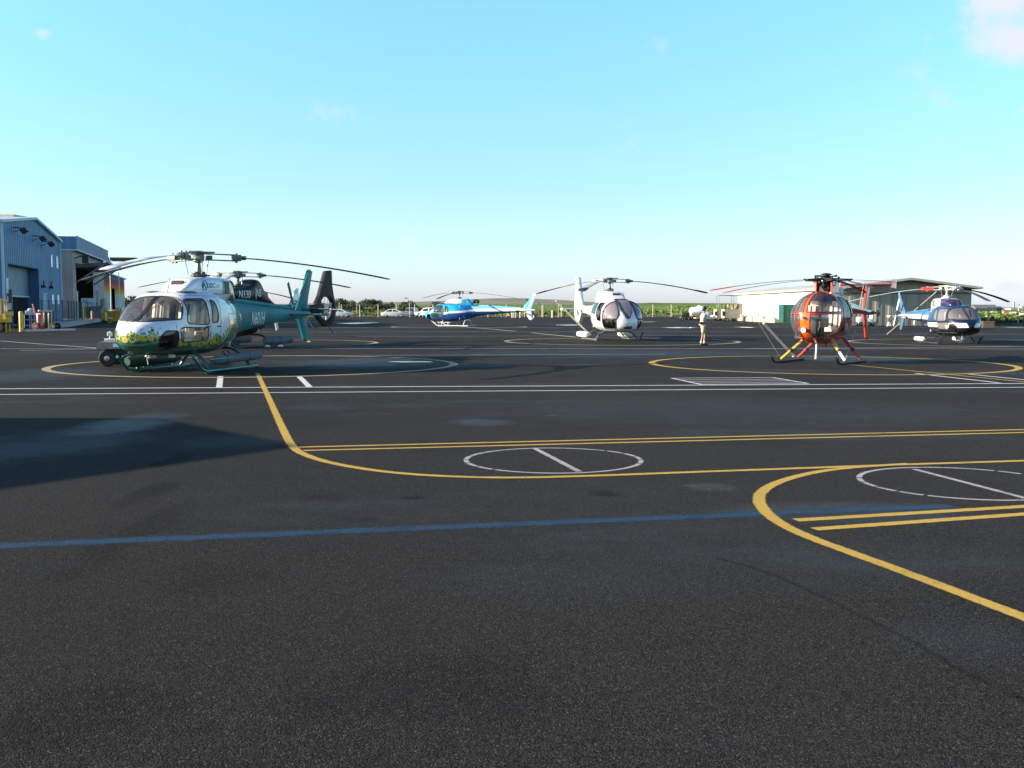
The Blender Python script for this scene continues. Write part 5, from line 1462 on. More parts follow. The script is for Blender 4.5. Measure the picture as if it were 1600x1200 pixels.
def egg_helicopter():
    D = 32.3; ang = R(-36); rz = atan2(-cos(ang), sin(ang))
    root = thing('egg_helicopter', 'small red egg-shaped helicopter with T tail and five blades', 'helicopter', ((1289 - 800) / FPX * D, D, 0), rz, 'helicopters on the apron')
    red = paint('red_egg_livery', red_egg); RP = paint('red_gloss_plain', lambda b: (.56, .045, .02))
    st = [(1.80, 1.28, 1.32, .03), (1.76, 1.06, 1.54, .22), (1.62, .86, 1.76, .42), (1.35, .70, 1.95, .58), (1.0, .60, 2.07, .68), (.55, .55, 2.14, .725), (.1, .54, 2.15, .73), (-.35, .60, 2.10, .69), (-.8, .74, 2.01, .57), (-1.2, .98, 1.93, .41), (-1.55, 1.26, 1.88, .27), (-1.95, 1.44, 1.84, .18)]
    bd = loft_body(st, N=72, steps=90, nt=2.15, nb=2.15, zcf=.5)
    V = Vector
    for s in (1, -1):
        side = [(V((0, .15 * s, 0)), V((0, s, 0)))]
        take_glass(bd, side + [(V((1.5, 0, 1.47)), V((0, 0, -1))), (V((1.3, 0, .80)), V((.25, 0, 1)).normalized()), (V((.72, 0, 1.0)), V((1, 0, .10)).normalized())], GLASS, root, 'nose_window', RED, .018)
        take_glass(bd, [(V((0, .05 * s, 0)), V((0, s, 0)))] + [(V((1.5, 0, 1.53)), V((0, 0, 1))), (V((.62, 0, 1.6)), V((1, 0, .12)).normalized())], GLASS, root, 'roof_window', RED, .018)
        take_glass(bd, side_poly(roundc([(.52, 1.28), (.42, 1.98), (-.1, 1.96), (-.2, 1.30)], .1), s), GLASS, root, 'door_window', SEAL, .014)
        take_glass(bd, side_poly(roundc([(-.30, 1.35), (-.24, 1.9), (-.66, 1.82), (-.72, 1.45)], .1), s), GLASS, root, 'rear_window', SEAL, .014)
        MB().lathe([(.16, 0), (.19, .012), (.19, .02), (.15, .03)], c=(.22, .70 * s, 1.02), axis='Y', n=20).build('door_roundel', mat('roundel_dark', (.09, .07, .035), .5), root)
    bo = bd.build('fuselage', red, root, smooth=60)
    # inside
    MB().box((.35, 0, .80), (1.5, .86, .05)).build('cabin_floor', FLOOR, root, smooth=0)
    MB().box((-.50, 0, 1.36), (.06, .94, .98), bev=.02).build('rear_bulkhead', mat('bulkhead_pale', (.55, .55, .55), .85), root, smooth=0)
    MB().box((1.15, 0, 1.02), (.26, .36, .62), bev=.05).box((1.12, 0, 1.36), (.2, .5, .2), bev=.05).box((1.0, 0, .8), (.7, .9, .12)).box((1.2, .3, .92), (.3, .1, .3), bev=.02).box((1.2, -.3, .92), (.3, .1, .3), bev=.02).build('instrument_panel', PANEL, root, smooth=30)
    for y in (.34, -.34):
        s = MB().box((.30, y, 1.0), (.46, .4, .14), bev=.04).box((.06, y, 1.38), (.12, .4, .72), bev=.05, ry=R(-8)).box((.02, y, 1.78), (.1, .26, .16), bev=.03)
        so = s.build('seat', SEAT, root, smooth=30)
        MB().box((.125, y - .08, 1.38), (.012, .05, .66), ry=R(-8)).box((.125, y + .08, 1.38), (.012, .05, .66), ry=R(-8)).build('seat_harness', SEAT_DK, so, smooth=0)
    MB().box((-.3, 0, 1.1), (.4, 1.0, .5), bev=.05).build('bench', mat('bench_grey', (.30, .29, .27), .8), root, smooth=30)
    MB().tube((1.75, .0, 1.02), (1.86, 0, 1.0), .06, .075, 14).build('landing_light', WHITE_PAINT, root)
    MB().tube((1.82, 0, 1.36), (1.87, 0, 1.36), .04, .04, 10).build('nose_vent', LAMP_BLACK, root)
    # mast fairing, open on the front
    mb = MB()
    for s in (1, -1): mb.box((-.08, .24 * s, 2.26), (.62, .05, .34), bev=.02)
    mb.box((-.38, 0, 2.26), (.05, .5, .34), bev=.02).build('mast_fairing', RP, root, smooth=0)
    MB().lathe([(.2, 2.1), (.2, 2.28), (.1, 2.34)], n=14).box((.1, .0, 2.2), (.2, .28, .16)).build('gearbox', LAMP_BLACK, root)
    MB().box((-.72, .0, 2.14), (.5, .46, .3), bev=.08).build('engine_intake', mat('pale_grey_panel', (.5, .48, .48), .5), root, smooth=30)
    bm_ = loft_body([(-1.6, 1.36, 1.89, .22), (-2.2, 1.45, 1.82, .165), (-3.2, 1.44, 1.70, .12), (-4.15, 1.40, 1.58, .085), (-4.35, 1.41, 1.57, .07)], N=24, steps=30, nt=2, nb=2, ease=False)
    bm_.build('tail_boom', paint('red_boom_livery', red_boom), root, smooth=60)
    fin_poly(root, 'upper_fin', [(-3.55, 1.57), (-3.95, 1.54), (-4.22, 2.42), (-3.88, 2.42)], -.04, .04, RP)
    fin_poly(root, 'lower_fin', [(-3.6, 1.45), (-3.95, 1.45), (-4.2, .62), (-4.02, .58), (-3.85, .66)], -.04, .04, RP)
    sb = MB().loft([[(x, y, 2.43 + t) for x, t in ((-3.75, 0), (-3.85, .035), (-4.22, 0), (-3.85, -.035))] for y in (-.84, -.3, .3, .84)])
    sbo = sb.build('stabiliser', RP, root, smooth=30)
    for s in (1, -1): fin_poly(sbo, 'end_plate', [(-3.7, 2.30), (-4.26, 2.28), (-4.32, 2.58), (-3.9, 2.6)], .85 * s - .018, .85 * s + .018, RP)
    tail_rotor(root, -4.32, .28, 1.49, BLADE_DK, .66, 118)
    # legs with fairings, each in its own colours
    lx = {(1, 1): ((.62, .42, .70), (1.05, .98, .10)), (1, -1): ((.62, -.42, .70), (1.05, -.98, .10)), (-1, 1): ((-.5, .40, .72), (-.35, .98, .10)), (-1, -1): ((-.5, -.40, .72), (-.35, -.98, .10))}
    yel = mat('leg_yellow', (.64, .40, .05), .4, 0, .4)
    for (fx, s), (a, b_) in lx.items():
        a, b_ = V(a), V(b_)
        up = yel if fx == 1 else RP
        lo = {(1, 1): WHITE_PAINT, (1, -1): yel, (-1, 1): RP, (-1, -1): RP}[(fx, s)]
        mid = a.lerp(b_, .55)
        lg = MB().path([a, mid], [.055, .046], 10).build('leg', up, root)
        MB().path([mid.lerp(a, -.0), b_], [.045, .04], 10).build('leg_cover', lo, lg)
        MB().path([a.lerp(b_, .5), a.lerp(b_, .6)], .054, 10).build('leg_band', LAMP_BLACK, lg)
    for s in (1, -1):
        MB().path([(1.78, .98 * s, .22), (1.72, .98 * s, .13), (1.58, .98 * s, .06), (1.3, .98 * s, .045), (-.8, .98 * s, .045)], [.05, .045, .042, .042, .042], 10).build('skid', LAMP_BLACK, root)
    MB().tube((.95, .08, .6), (1.0, .08, .13), .026, n=8).build('belly_antenna', WHITE_PAINT, root)
    MB().tube((.2, .1, .56), (.2, .1, .46), .06, .04, 10).box((.55, .25, .54), (.1, .1, .1)).build('belly_light', RED, root)
    rotor(root, rz, 2.50, 3.98, (272, 344, 56, 128, 200), .17, .34, blade_mat('black_blade', (.05, .05, .055)), r0=.62, hub='grip', tip=mat('red_sock', (.45, .03, .04), .7), mast0=2.2, hubm=mat('black_hub', (.025, .025, .028), .5, .2), hs=.9, twist=1)
    for c in [c for c in root.children if c.name.startswith('rotor_blade') and min(abs(c.rotation_euler.z - (R(q_) - rz)) for q_ in (272, 344)) < .01]:
        for k in [k for k in c.children if k.name.startswith('blade_tip_sock')]: bpy.data.objects.remove(k)
    return root
h6 = egg_helicopter()

# ------------------------------------------------------------------ poles and lines used to hold blades still
def pole_thing(label, a, b, r, m, name='tie_down_pole', cat='pole', knob=True, group=None):
    a, b = Vector(a), Vector(b); mb = MB().path([a - a, (b - a) * .5, b - a], r, 8)
    if knob: mb.ball((0, 0, 0), r * 1.5, 8, 6)
    o = mb.build(name, m, None, loc=a)
    return tag(o, label, cat, group)
pole_thing('white pole leaning on the left skid of the red helicopter', ray_at(1240, 556, 32.6), ray_at(1193, 505, 31.6), .032, WHITE_PAINT)
pole_thing('cream pole slanting down behind the float of the white fan-tailed helicopter', ray_at(922, 523, 56.2), ray_at(868, 470, 55.4), .045, mat('cream_pole', (.66, .60, .44), .6))
pole_thing('thin tan line stretched from the navy helicopter hub down to the tarmac', at(1386, 523) + Vector((0, 0, .03)), ray_at(1463, 456, 51.5), .02, STRAP, 'tie_down_line', 'rope', False)
pole_thing('thin cord hanging from the right red blade tip to the red helicopter tail', ray_at(1340, 500, 35.2), ray_at(1350, 441, 34.9), .012, STRAP, 'tie_down_line', 'rope', False)
pole_thing('thin cord from the red helicopter tail down to its right skid', ray_at(1321, 562, 31.9), ray_at(1336, 515, 33.5), .012, STRAP, 'tie_down_line', 'rope', False)
pole_thing('thin cord beside the leaning white pole at the left skid', ray_at(1218, 556, 32.4), ray_at(1184, 502, 31.5), .010, STRAP, 'tie_down_line', 'rope', False)
# ------------------------------------------------------------------ vehicles and ground equipment
def car(label, pxc, ybase, D, paintm, suv=False, rz=0.0, cat='car', name='parked_car', scale=1.0, group='cars parked along the far edge'):
    p = ray_at(pxc, ybase, D)
    root = thing(name, label, cat, (p.x, D, 0), rz, group)
    L_, W_ = (4.5, 1.75) if not suv else (4.4, 1.82)
    if not suv:
        low = [(-2.25, .35), (-2.28, .62), (-2.2, .88), (-1.5, .95), (1.0, .93), (1.9, .80), (2.22, .66), (2.28, .40), (2.2, .26), (-2.1, .26)]
        top = [(-1.75, .93), (-.95, 1.40), (-.3, 1.47), (.35, 1.42), (1.25, .90)]
    else:
        low = [(-2.18, .40), (-2.2, .75), (-2.15, 1.02), (1.1, 1.02), (1.95, .92), (2.18, .78), (2.22, .45), (2.1, .32), (-2.05, .32)]
        top = [(-2.12, 1.0), (-1.9, 1.62), (-1.4, 1.70), (.1, 1.68), (.55, 1.60), (1.25, 1.0)]
    mb = MB()
    hw = W_ / 2
    rows = []
    for y, k, dz_ in ((-hw, .93, .0), (-hw * .93, 1, 0), (hw * .93, 1, 0), (hw, .93, 0)):
        rows.append([(x * (k if abs(x) > 1.5 else 1), y, .6 + (z - .6) * k) for x, z in low])
    mb.loft(rows); body = mb.build('body', paintm, root, smooth=30)
    def cab(k, z0):
        mb = MB(); rows = []
        for y, kk in ((-hw * .90, 0), (-hw * .70, 1), (hw * .70, 1), (hw * .90, 0)): pass
        zt = max(z for x, z in top)
        ring_l, ring_r = [], []
        for x, z in top:
            t = (z - .93) / (zt - .93); ww = hw * (.92 - .20 * max(0, t)) * k
            ring_l.append((x, -ww, z)); ring_r.append((x, ww, z))
        A = mb.vs(ring_l); B_ = mb.vs(ring_r); n = len(top)
        for i in range(n): mb.face([A[i], A[(i + 1) % n], B_[(i + 1) % n], B_[i]])
        mb.face(A[::-1]); mb.face(B_)
        return mb
    cab(1, 0).build('cabin', paintm, root, smooth=20)
    xs_ = [x for x, z in top]; zt = max(z for x, z in top)
    for s in (1, -1):
        for a, b_ in ((.16, .48), (.53, .84)):
            def edge(x):
                zz = float(np.interp(x, xs_, [z for _, z in top])); return zz
            xa = xs_[0] + (xs_[-1] - xs_[0]) * a; xb = xs_[0] + (xs_[-1] - xs_[0]) * b_
            q = [(xa, low[3][1] + .04), (xb, low[3][1] + .03), (xb - .05, edge(xb - .05) - .09), (xa + .05, edge(xa + .05) - .09)]
            mb = MB()
            def yy(z): return s * (hw * (.92 - .20 * max(0, (z - .93) / (zt - .93))) + .006)
            mb.face(mb.vs([(x, yy(z), z) for x, z in q])); mb.build('side_window', WIN, root, smooth=0)
    for (xa, za), (xb, zb_) in ((top[-1], top[-2]), (top[0], top[1])):
        mb = MB(); sx = .012 if xa > 0 else -.012
        a = Vector((xa, 0, za)).lerp(Vector((xb, 0, zb_)), .12); c = Vector((xa, 0, za)).lerp(Vector((xb, 0, zb_)), .88)
        mb.face(mb.vs([(a.x + sx, -hw * .78, a.z + .008), (a.x + sx, hw * .78, a.z + .008), (c.x + sx, hw * .66, c.z + .008), (c.x + sx, -hw * .66, c.z + .008)]))
        mb.build('windscreen' if xa > 0 else 'rear_window', WIN, root, smooth=0)
    r = .32 if not suv else .36; w0 = None
    for x in (1.38, -1.36):
        for s in (1, -1):
            if w0 is None:
                w0 = MB().lathe([(r * .6, -.1), (r * .95, -.1), (r, -.06), (r, .06), (r * .95, .1), (r * .6, .1)], axis='Y', n=20).build('wheel', RUBBER, root, loc=(x, s * (hw - .1), r))
                rim = MB().lathe([(r * .62, -.09), (r * .62, .09), (r * .5, .115), (.05, .10)], axis='Y', n=16).lathe([(r * .5, -.115), (r * .62, -.09)], axis='Y', n=16).build('rim', mat('pale_alloy', (.55, .55, .54), .4, .3), w0)
            else:
                w = copy_part(w0, root, (x, s * (hw - .1), r)); copy_part(rim, w)
    for s in (1, -1):
        MB().box((2.2, s * .62, .66), (.14, .34, .13), bev=.03).build('headlight', mat('lamp_clear', (.7, .7, .68), .15), root, smooth=0)
        MB().box((-2.2, s * .66, .76), (.1, .26, .16), bev=.03).build('tail_light', RED, root, smooth=0)
    MB().box((2.25, 0, .45), (.08, 1.2, .16), bev=.02).build('grille', BLACK, root, smooth=0)
    return root
CARW = mat('car_white', (.74, .74, .70), .25, 0, .8, .04); CARS = mat('car_silver', (.34, .35, .36), .3, .4, .8, .05)
car('white saloon car side on, left of the blue helicopter', 616, 495.5, 186, CARW)
car('white saloon car half hidden behind the charcoal fan tail', 531, 495.5, 186, CARW)
car('silver hatchback parked just right of the white saloon', 645, 494.5, 192, CARS, True, R(80))
car('white off-road car partly behind the blue helicopter nose', 669, 495, 189, CARW, True, R(160))
car('white pickup cab behind the nose of the flower painted helicopter', 203, 497, 150, CARW, True, R(60), 'pickup', 'parked_pickup', group=None)

def wheel_part(root, x, y, r, w, axis='Y', m=RUBBER, hubm=STEEL, name='wheel'):
    o = MB().lathe([(r * .55, -w / 2), (r * .9, -w / 2), (r, -w * .3), (r, w * .3), (r * .9, w / 2), (r * .55, w / 2)], axis=axis, n=24).build(name, m, root, loc=(x, y, r))
    MB().lathe([(r * .2, -w * .55), (r * .52, -w * .42), (r * .52, w * .42), (r * .2, w * .55)], axis=axis, n=16).build('rim', hubm, o)
    return o

# small ground tug under the nose of the first helicopter
p = at(182, 572.5)
t = thing('ground_tug', 'small flat grey ground tug with black wheels under the flower painted nose', 'tug', (p.x + .1, p.y + .35, 0), R(8))
TG = mat('tug_grey', (.20, .20, .19), .55, 0, 0, .2, 5, rust=(.12, .09, .06))
mb = MB(); mb.prism([(-.62, .50), (.72, .50), (.78, .60), (.70, .68), (-.55, .70), (-.66, .62)], 'y', -.55, .8); mb.build('deck', TG, t, smooth=0)
MB().box((0, .1, .42), (.9, .8, .14)).box((.55, -.2, .33), (.5, .08, .08)).build('chassis', BLACK, t, smooth=0)
for x, y in ((-.36, -.42), (.42, -.42), (-.36, .72), (.42, .72)): wheel_part(t, x, y, .235, .2)
MB().box((-.05, -.57, .60), (.24, .02, .10)).build('number_plate', WHITE_PAINT, t, smooth=0)
MB().tube((-.45, .3, .68), (-.45, .3, .98), .02).box((-.45, .3, .90), (.14, .1, .12), bev=.02).tube((-.6, .3, .74), (.2, .3, .74), .035, n=8).build('lamp_bar', WHITE_PAINT, t, smooth=0)
MB().tube((.2, -.4, .4), (.9, -.5, .22), .03).tube((.9, -.5, .22), (1.1, -.3, .22), .025).build('tow_arm', WHITE_PAINT, t)
MB().box((.95, .35, .28), (.5, .4, .3), bev=.03).build('battery_box', mat('battery_blue', (.05, .15, .42), .5), t, smooth=0)

# forklift at the left edge
p = at(6, 519)
t = thing('forklift', 'yellow forklift half out of the picture at the left edge', 'forklift', (p.x - .35, p.y, 0), R(0))
MB().box((-.7, 0, .72), (1.5, 1.0, .7), bev=.08).box((-1.35, 0, .75), (.5, 1.05, .85), bev=.12).build('body', YELLOW, t, smooth=30)
MB().box((.42, 0, .95), (.62, .8, .6), bev=.04).box((.75, 0, 1.25), (.3, .7, .3), bev=.03).build('front_cowl', YELLOW, t, smooth=0)
for y in (.35, -.35): MB().box((.35, y, 1.25), (.12, .12, 2.0), bev=.02).build('mast_rail', YELLOW, t, smooth=0)
MB().box((.35, 0, 2.2), (.14, .82, .14)).box((.35, 0, 1.2), (.1, .7, .12)).build('mast_crossbar', YELLOW, t, smooth=0)
MB().tube((.1, .4, 1.1), (-.4, .4, 2.35), .05).tube((.1, -.4, 1.1), (-.4, -.4, 2.35), .05).tube((-1.1, .4, 1.1), (-1.1, .4, 2.35), .05).tube((-1.1, -.4, 1.1), (-1.1, -.4, 2.35), .05).box((-.75, 0, 2.38), (.9, .95, .08)).build('overhead_guard', YELLOW, t)
MB().box((-.6, 0, 1.2), (.5, .5, .15), bev=.04).box((-.85, 0, 1.5), (.12, .5, .55), bev=.04).build('seat', BLACK, t, smooth=30)
for x, r in ((.25, .34), (-1.15, .3)):
    for y in (.48, -.48): wheel_part(t, x, y, r, .2)
for y in (.25, -.25):
    MB().box((.62, y, .28), (.10, .1, .55)).box((.75, y, .10), (.26, .09, .05)).build('fork', YELLOW, t, smooth=0)
MB().box((.8, -.1, 1.75), (.32, .05, .45)).tube((.66, -.1, 1.4), (.66, -.1, 2.15), .03).build('notice_plate', mat('plate_grey', (.5, .5, .48), .5), t, smooth=0)

# carts and the red wheeled extinguisher by the roller door
p = at(46, 515)
t = thing('tool_rack', 'grey tubular rack cart with a bundle on top beside the yellow bollard', 'cart', (p.x, p.y, 0), R(10))
RK = mat('rack_grey_blue', (.30, .36, .42), .5)
mb = MB()
for x in (-.4, .1, .45):
    for y in (-.25, .25): mb.tube((x, y, .12), (x, y, 1.15), .03, n=8)
for z in (.3, .75, 1.15):
    for y in (-.25, .25): mb.tube((-.4, y, z), (.95, y, z), .025, n=8)
for x in (-.4, .45): mb.tube((x, -.25, 1.15), (x, .25, 1.15), .025, n=8)
mb.build('frame', RK, t)
MB().box((.05, 0, 1.32), (.62, .4, .26), bev=.09).ball((.12, 0, 1.5), (.22, .16, .13), 12, 8).build('bundle', mat('canvas_grey', (.42, .47, .52), .85), t, smooth=40)
for x in (-.35, .4): wheel_part(t, x, -.28, .09, .05)
p = at(63, 516)
t = thing('wheeled_extinguisher', 'red wheeled fire extinguisher with raised hose lance by the roller door', 'extinguisher', (p.x, p.y, 0), R(-12))
MB().path([(0, 0, .18), (0, 0, .28), (0, 0, 1.2), (0, 0, 1.32), (0, 0, 1.38)], [.16, .24, .25, .18, .06], 18).build('tank', RED, t)
MB().path([(-.14, -.2, 1.1), (-.28, -.25, 1.5), (-.36, -.25, 1.85)], .05, 8).ball((-.37, -.25, 1.88), .06, 8, 6).build('lance', mat('salmon_hose', (.60, .20, .15), .5), t)
for y in (.34, -.34): wheel_part(t, -.12, y, .3, .07, hubm=RED)
MB().box((.22, 0, .12), (.5, .3, .08)).tube((-.12, -.34, .3), (-.12, .34, .3), .03).tube((.2, 0, .15), (.35, -.1, .02), .03).build('carriage', RED, t, smooth=0)
MB().ball((.05, -.1, 1.42), (.13, .12, .12), 12, 8).box((.12, -.18, 1.2), (.24, .12, .1), bev=.03).build('valve', mat('valve_brass', (.55, .38, .25), .4), t)
p = at(74, 515.5)
t = thing('drum_trolley', 'dark green gas bottles on a trolley right of the red extinguisher', 'trolley', (p.x, p.y, 0), R(-5))
GB = mat('bottle_green', (.05, .065, .035), .45, 0, .2)
b0 = MB().lathe([(.15, 0), (.16, .02), (.16, 1.05), (.12, 1.18), (.05, 1.25), (.05, 1.33)], n=16).build('gas_bottle', GB, t, loc=(-.12, 0, .12))
copy_part(b0, t, (.24, 0, .12))
MB().box((.06, .0, .10), (.85, .45, .05)).tube((.45, -.15, .1), (.45, -.15, 1.45), .03).tube((.45, .15, .1), (.45, .15, 1.45), .03).box((.12, 0, 1.42), (.85, .36, .08)).build('trolley_frame', mat('trolley_brown', (.16, .10, .06), .6), t, smooth=0)
for y in (.3, -.3): wheel_part(t, .62, y, .27, .06)

# things on and by the concrete platform
def put(px_, y_): q = at(px_, y_); return (q.x, q.y, 0)
q = at(146, 504.5)
t = thing('waste_bin', 'grey wheeled waste bin behind the orange bollard on the platform', 'bin', (q.x, q.y + 1, .42), R(20))
mb = MB(); mb.prism([(-.5, .15), (.5, .15), (.62, 1.35), (-.6, 1.35)], 'y', -.55, .55); mb.build('bin_body', mat('bin_blue_grey', (.10, .13, .16), .6), t, smooth=0)
MB().box((0, 0, 1.4), (1.3, 1.2, .1), bev=.03).build('lid', mat('bin_lid', (.14, .17, .19), .6), t, smooth=0)
for x in (-.35, .35): wheel_part(t, x, -.45, .1, .06)
q = at(124, 504)
t = thing('sign_board', 'white sign board on two legs behind the platform fence', 'sign', (q.x - .5, q.y + 4, .42), R(15))
MB().box((0, 0, 1.85), (1.6, .06, 1.0)).build('board', mat('board_white', (.52, .54, .58), .6), t, smooth=0)
MB().tube((-.7, .04, 0), (-.7, .04, 2.3), .04).tube((.7, .04, 0), (.7, .04, 2.3), .04).build('legs', GALV, t)
MB().box((-.35, -.035, 1.95), (.6, .012, .5)).box((.38, -.035, 1.75), (.5, .012, .35)).build('picture_panel', mat('picture_grey', (.28, .31, .42), .6), t, smooth=0)
q = at(139, 503)
mb = MB().lathe([(.45, 0), (.5, .1), (.5, .9), (.3, 1.15), (.1, 1.2)], n=18); mb.box((0, 0, -.6), (.9, .9, 1.2), bev=.03)
tag(mb.build('water_tank', mat('tank_cream', (.55, .52, .42), .6), None, loc=(q.x, q.y + 5, 1.62)), 'cream topped water tank behind the platform fence', 'tank')
q = at(158, 503)
tag(MB().tube((0, 0, 0), (0, 0, 6.0), .06, .05, 8).box((0, 0, .06), (.3, .3, .12)).build('white_pole', WHITE_PAINT, None, loc=(q.x, q.y + 6, 0)), 'slim white pole at the end of the platform', 'pole')
q = at(180, 504)
t = thing('skip', 'yellow open skip with rubbish in front of the striped hangar', 'skip', (q.x, q.y, 0), R(6))
mb = MB(); w_, d_, hh = 1.75, 1.5, 1.15
for a, b_ in (((-w_ / 2, -d_ / 2), (w_ / 2, -d_ / 2)), ((w_ / 2, -d_ / 2), (w_ / 2, d_ / 2)), ((w_ / 2, d_ / 2), (-w_ / 2, d_ / 2)), ((-w_ / 2, d_ / 2), (-w_ / 2, -d_ / 2))):
    c = ((a[0] + b_[0]) / 2, (a[1] + b_[1]) / 2, .15 + hh / 2); mb.box(c, (abs(a[0] - b_[0]) + .06, abs(a[1] - b_[1]) + .06, hh))
mb.box((0, 0, .2), (w_, d_, .1)); mb.build('skip_body', YELLOW, t, smooth=0)
for x in (-.75, -.25, .25, .75): MB().box((x, -d_ / 2 - .06, .72), (.09, .08, 1.1)).build('rib', YELLOW, t, smooth=0)
MB().ball((-.1, 0, 1.25), (.55, .5, .22), 12, 8).box((.3, .1, 1.35), (.3, .3, .35), ry=.3, bev=.04).build('rubbish', mat('rubbish_pink_grey', (.34, .22, .22), .85), t)
for x in (-.6, .6): MB().box((x, 0, .08), (.12, 1.4, .16)).build('runner', YELLOW, t, smooth=0)
q = at(164, 505)
t = thing('pallet_truck', 'small yellow hand truck with white bars left of the skip', 'hand truck', (q.x, q.y, 0), R(0))
MB().box((-.1, 0, .7), (.5, .5, .9), bev=.05).tube((-.3, -.2, .2), (-.3, -.2, 1.5), .05).build('body', YELLOW, t, smooth=0)
MB().box((.35, -.2, .62), (.8, .06, .08)).box((.35, .2, .5), (.8, .06, .08)).build('bar', WHITE_PAINT, t, smooth=0)
for y in (.25, -.25): wheel_part(t, 0, y, .18, .09)
q = at(153, 504.5)
def person_simple(): pass

# ground-support things by the low hangar
D = 140
q = at(1091, 500)
t = thing('tank_cart', 'white rounded tank on a yellow frame behind the walking person', 'tank cart', (q.x, q.y, 0), R(8))
mb = MB().path([(-1.25, 0, 1.1), (-1.15, 0, 1.1), (-.9, 0, 1.12), (.85, 0, 1.25), (1.05, 0, 1.22), (1.12, 0, 1.2)], [.3, .52, .62, .7, .55, .3], 20); mb.build('tank', WHITE_PAINT, t)
MB().tube((.1, 0, 1.8), (.1, 0, 1.98), .2, .18, 14).box((-.95, -.3, 1.45), (.12, .12, .5)).build('filler', WHITE_PAINT, t, smooth=30)
MB().box((0, 0, .45), (2.7, 1.1, .12)).box((.55, -.3, .85), (.9, .5, .7), bev=.03).box((1.1, 0, .8), (.1, 1.0, .7)).build('frame', YELLOW, t, smooth=0)
for x in (-.8, .8):
    for y in (.5, -.5): wheel_part(t, x, y, .3, .18)
MB().tube((-1.3, 0, .42), (-2.2, 0, .3), .05).build('drawbar', WHITE_PAINT, t)
q = at(1070, 500.5)
t = thing('bottle_cart', 'low dark cart of bottles left of the white tank cart', 'cart', (q.x, q.y, 0), R(5))
MB().box((0, 0, .38), (1.2, .8, .1)).tube((-.58, -.35, .3), (-.58, -.35, 1.15), .04).tube((.58, -.35, .3), (.58, -.35, 1.0), .03).build('cart_frame', mat('trolley_brown', (.16, .10, .06), .6), t, smooth=0)
b0 = MB().lathe([(.12, 0), (.13, .02), (.13, .6), (.08, .68), (.03, .72)], n=12).build('bottle', mat('bottle_dark', (.06, .06, .06), .5), t, loc=(-.4, -.2, .43))
for x in (-.1, .2, .45): copy_part(b0, t, (x, -.2, .43))
for x in (-.4, .4):
    for y in (.35, -.35): wheel_part(t, x, y, .18, .1, hubm=WHITE_PAINT)
q = at(1120, 501)
t = thing('flat_trailer', 'long low flat trailer with blue and white bundles behind the walking person', 'trailer', (q.x - .8, q.y, 0), R(3))
MB().box((0, 0, .35), (4.2, 1.3, .14)).box((0, -.66, .35), (4.2, .04, .2)).build('deck', mat('trailer_beige', (.38, .34, .26), .7), t, smooth=0)
MB().ball((-.4, 0, .75), (.55, .4, .35), 14, 8).build('bundle', mat('tarp_blue', (.28, .36, .46), .7), t)
MB().ball((.3, -.3, .58), (.5, .25, .17), 14, 8).build('bundle', mat('tarp_white', (.66, .64, .6), .7), t)
for x in (-1.4, 1.4):
    for y in (.55, -.55): wheel_part(t, x, y, .22, .14)
def box_wagon(label, pxc, yb, w, hgt, cargo):
    q = at(pxc, yb)
    t = thing('box_wagon', label, 'wagon', (q.x, q.y, 0), R(4), 'beige wagons by the cream hangar')
    BW = mat('wagon_beige', (.40, .365, .28), .7, 0, 0, .15, 2)
    mb = MB(); d = 1.3; z0, z1 = .42, .42 + hgt
    mb.box((0, -d / 2, (z0 + z1) / 2), (w, .06, hgt)).box((0, d / 2, (z0 + z1) / 2), (w, .06, hgt)).box((0, 0, z0), (w, d, .08))
    mb.box((w / 2, 0, (z0 + z1) / 2), (.06, d, hgt)); mb.build('wagon_side', BW, t, smooth=0)
    mb = MB(); x = -w / 2
    mb.box((x, -d / 2 + .18, (z0 + z1) / 2), (.08, .36, hgt)).box((x, d / 2 - .18, (z0 + z1) / 2), (.08, .36, hgt)).box((x, 0, z1 - .1), (.08, d - .72, .2)).box((x, 0, z0 + .1), (.08, d - .72, .2))
    mb.build('end_panel', mat('wagon_cream', (.58, .53, .40), .7), t, smooth=0)
    MB().box((-w / 2 - .02, -d / 2 - .034, (z0 + z1) / 2), (.26, .02, hgt * .55)).build('end_opening', DARK_IN, t, smooth=0)
    for xx in (-w * .28, w * .28):
        for y in (.55, -.55): wheel_part(t, xx, y, .2, .12, hubm=mat('pale_alloy', (.55, .55, .54), .4, .3))
    if cargo:
        r = random.Random(5)
        for k in range(16):
            mb = MB(); x = r.uniform(-w / 2 + .15, w / 2 - .15); hh = r.uniform(.25, .85); y = r.uniform(-.5, .3)
            if k % 3: mb.box((x, y, z1 + hh / 2 - .2), (r.uniform(.1, .22), .2, hh), ry=r.uniform(-.35, .35), rz=r.uniform(0, 1), bev=.02)
            else: mb.ball((x, y, z1 + hh * .4), (.14, .14, hh * .45), 8, 6)
            mb.build('cargo_bag', mat(['cargo_straw', 'cargo_olive', 'cargo_black', 'cargo_cream'][k % 4], [(.42, .36, .16), (.17, .18, .08), (.03, .03, .03), (.55, .5, .36)][k % 4], .8), t, smooth=30)
    return t
box_wagon('larger beige box wagon heaped with cargo beside the cream hangar', 1141.5, 502, 1.9, 1.05, True)
box_wagon('small beige box wagon left of the heaped wagon', 1123.5, 501, 1.0, 1.0, False)
q = at(1156, 501)
mb = MB()
for i in range(5): mb.box((-.4 + .2 * i, 0, 1.15), (.17, .06, 2.1))
mb.box((0, .05, .5), (1.0, .05, .1)).box((0, .05, 1.9), (1.0, .05, .1))
tag(mb.build('board_screen', mat('screen_brown', (.16, .13, .08), .8), None, smooth=0, loc=(q.x, q.y + 1, 0)), 'narrow brown board screen between the heaped wagon and cream wall', 'screen')
q = at(1141, 500)
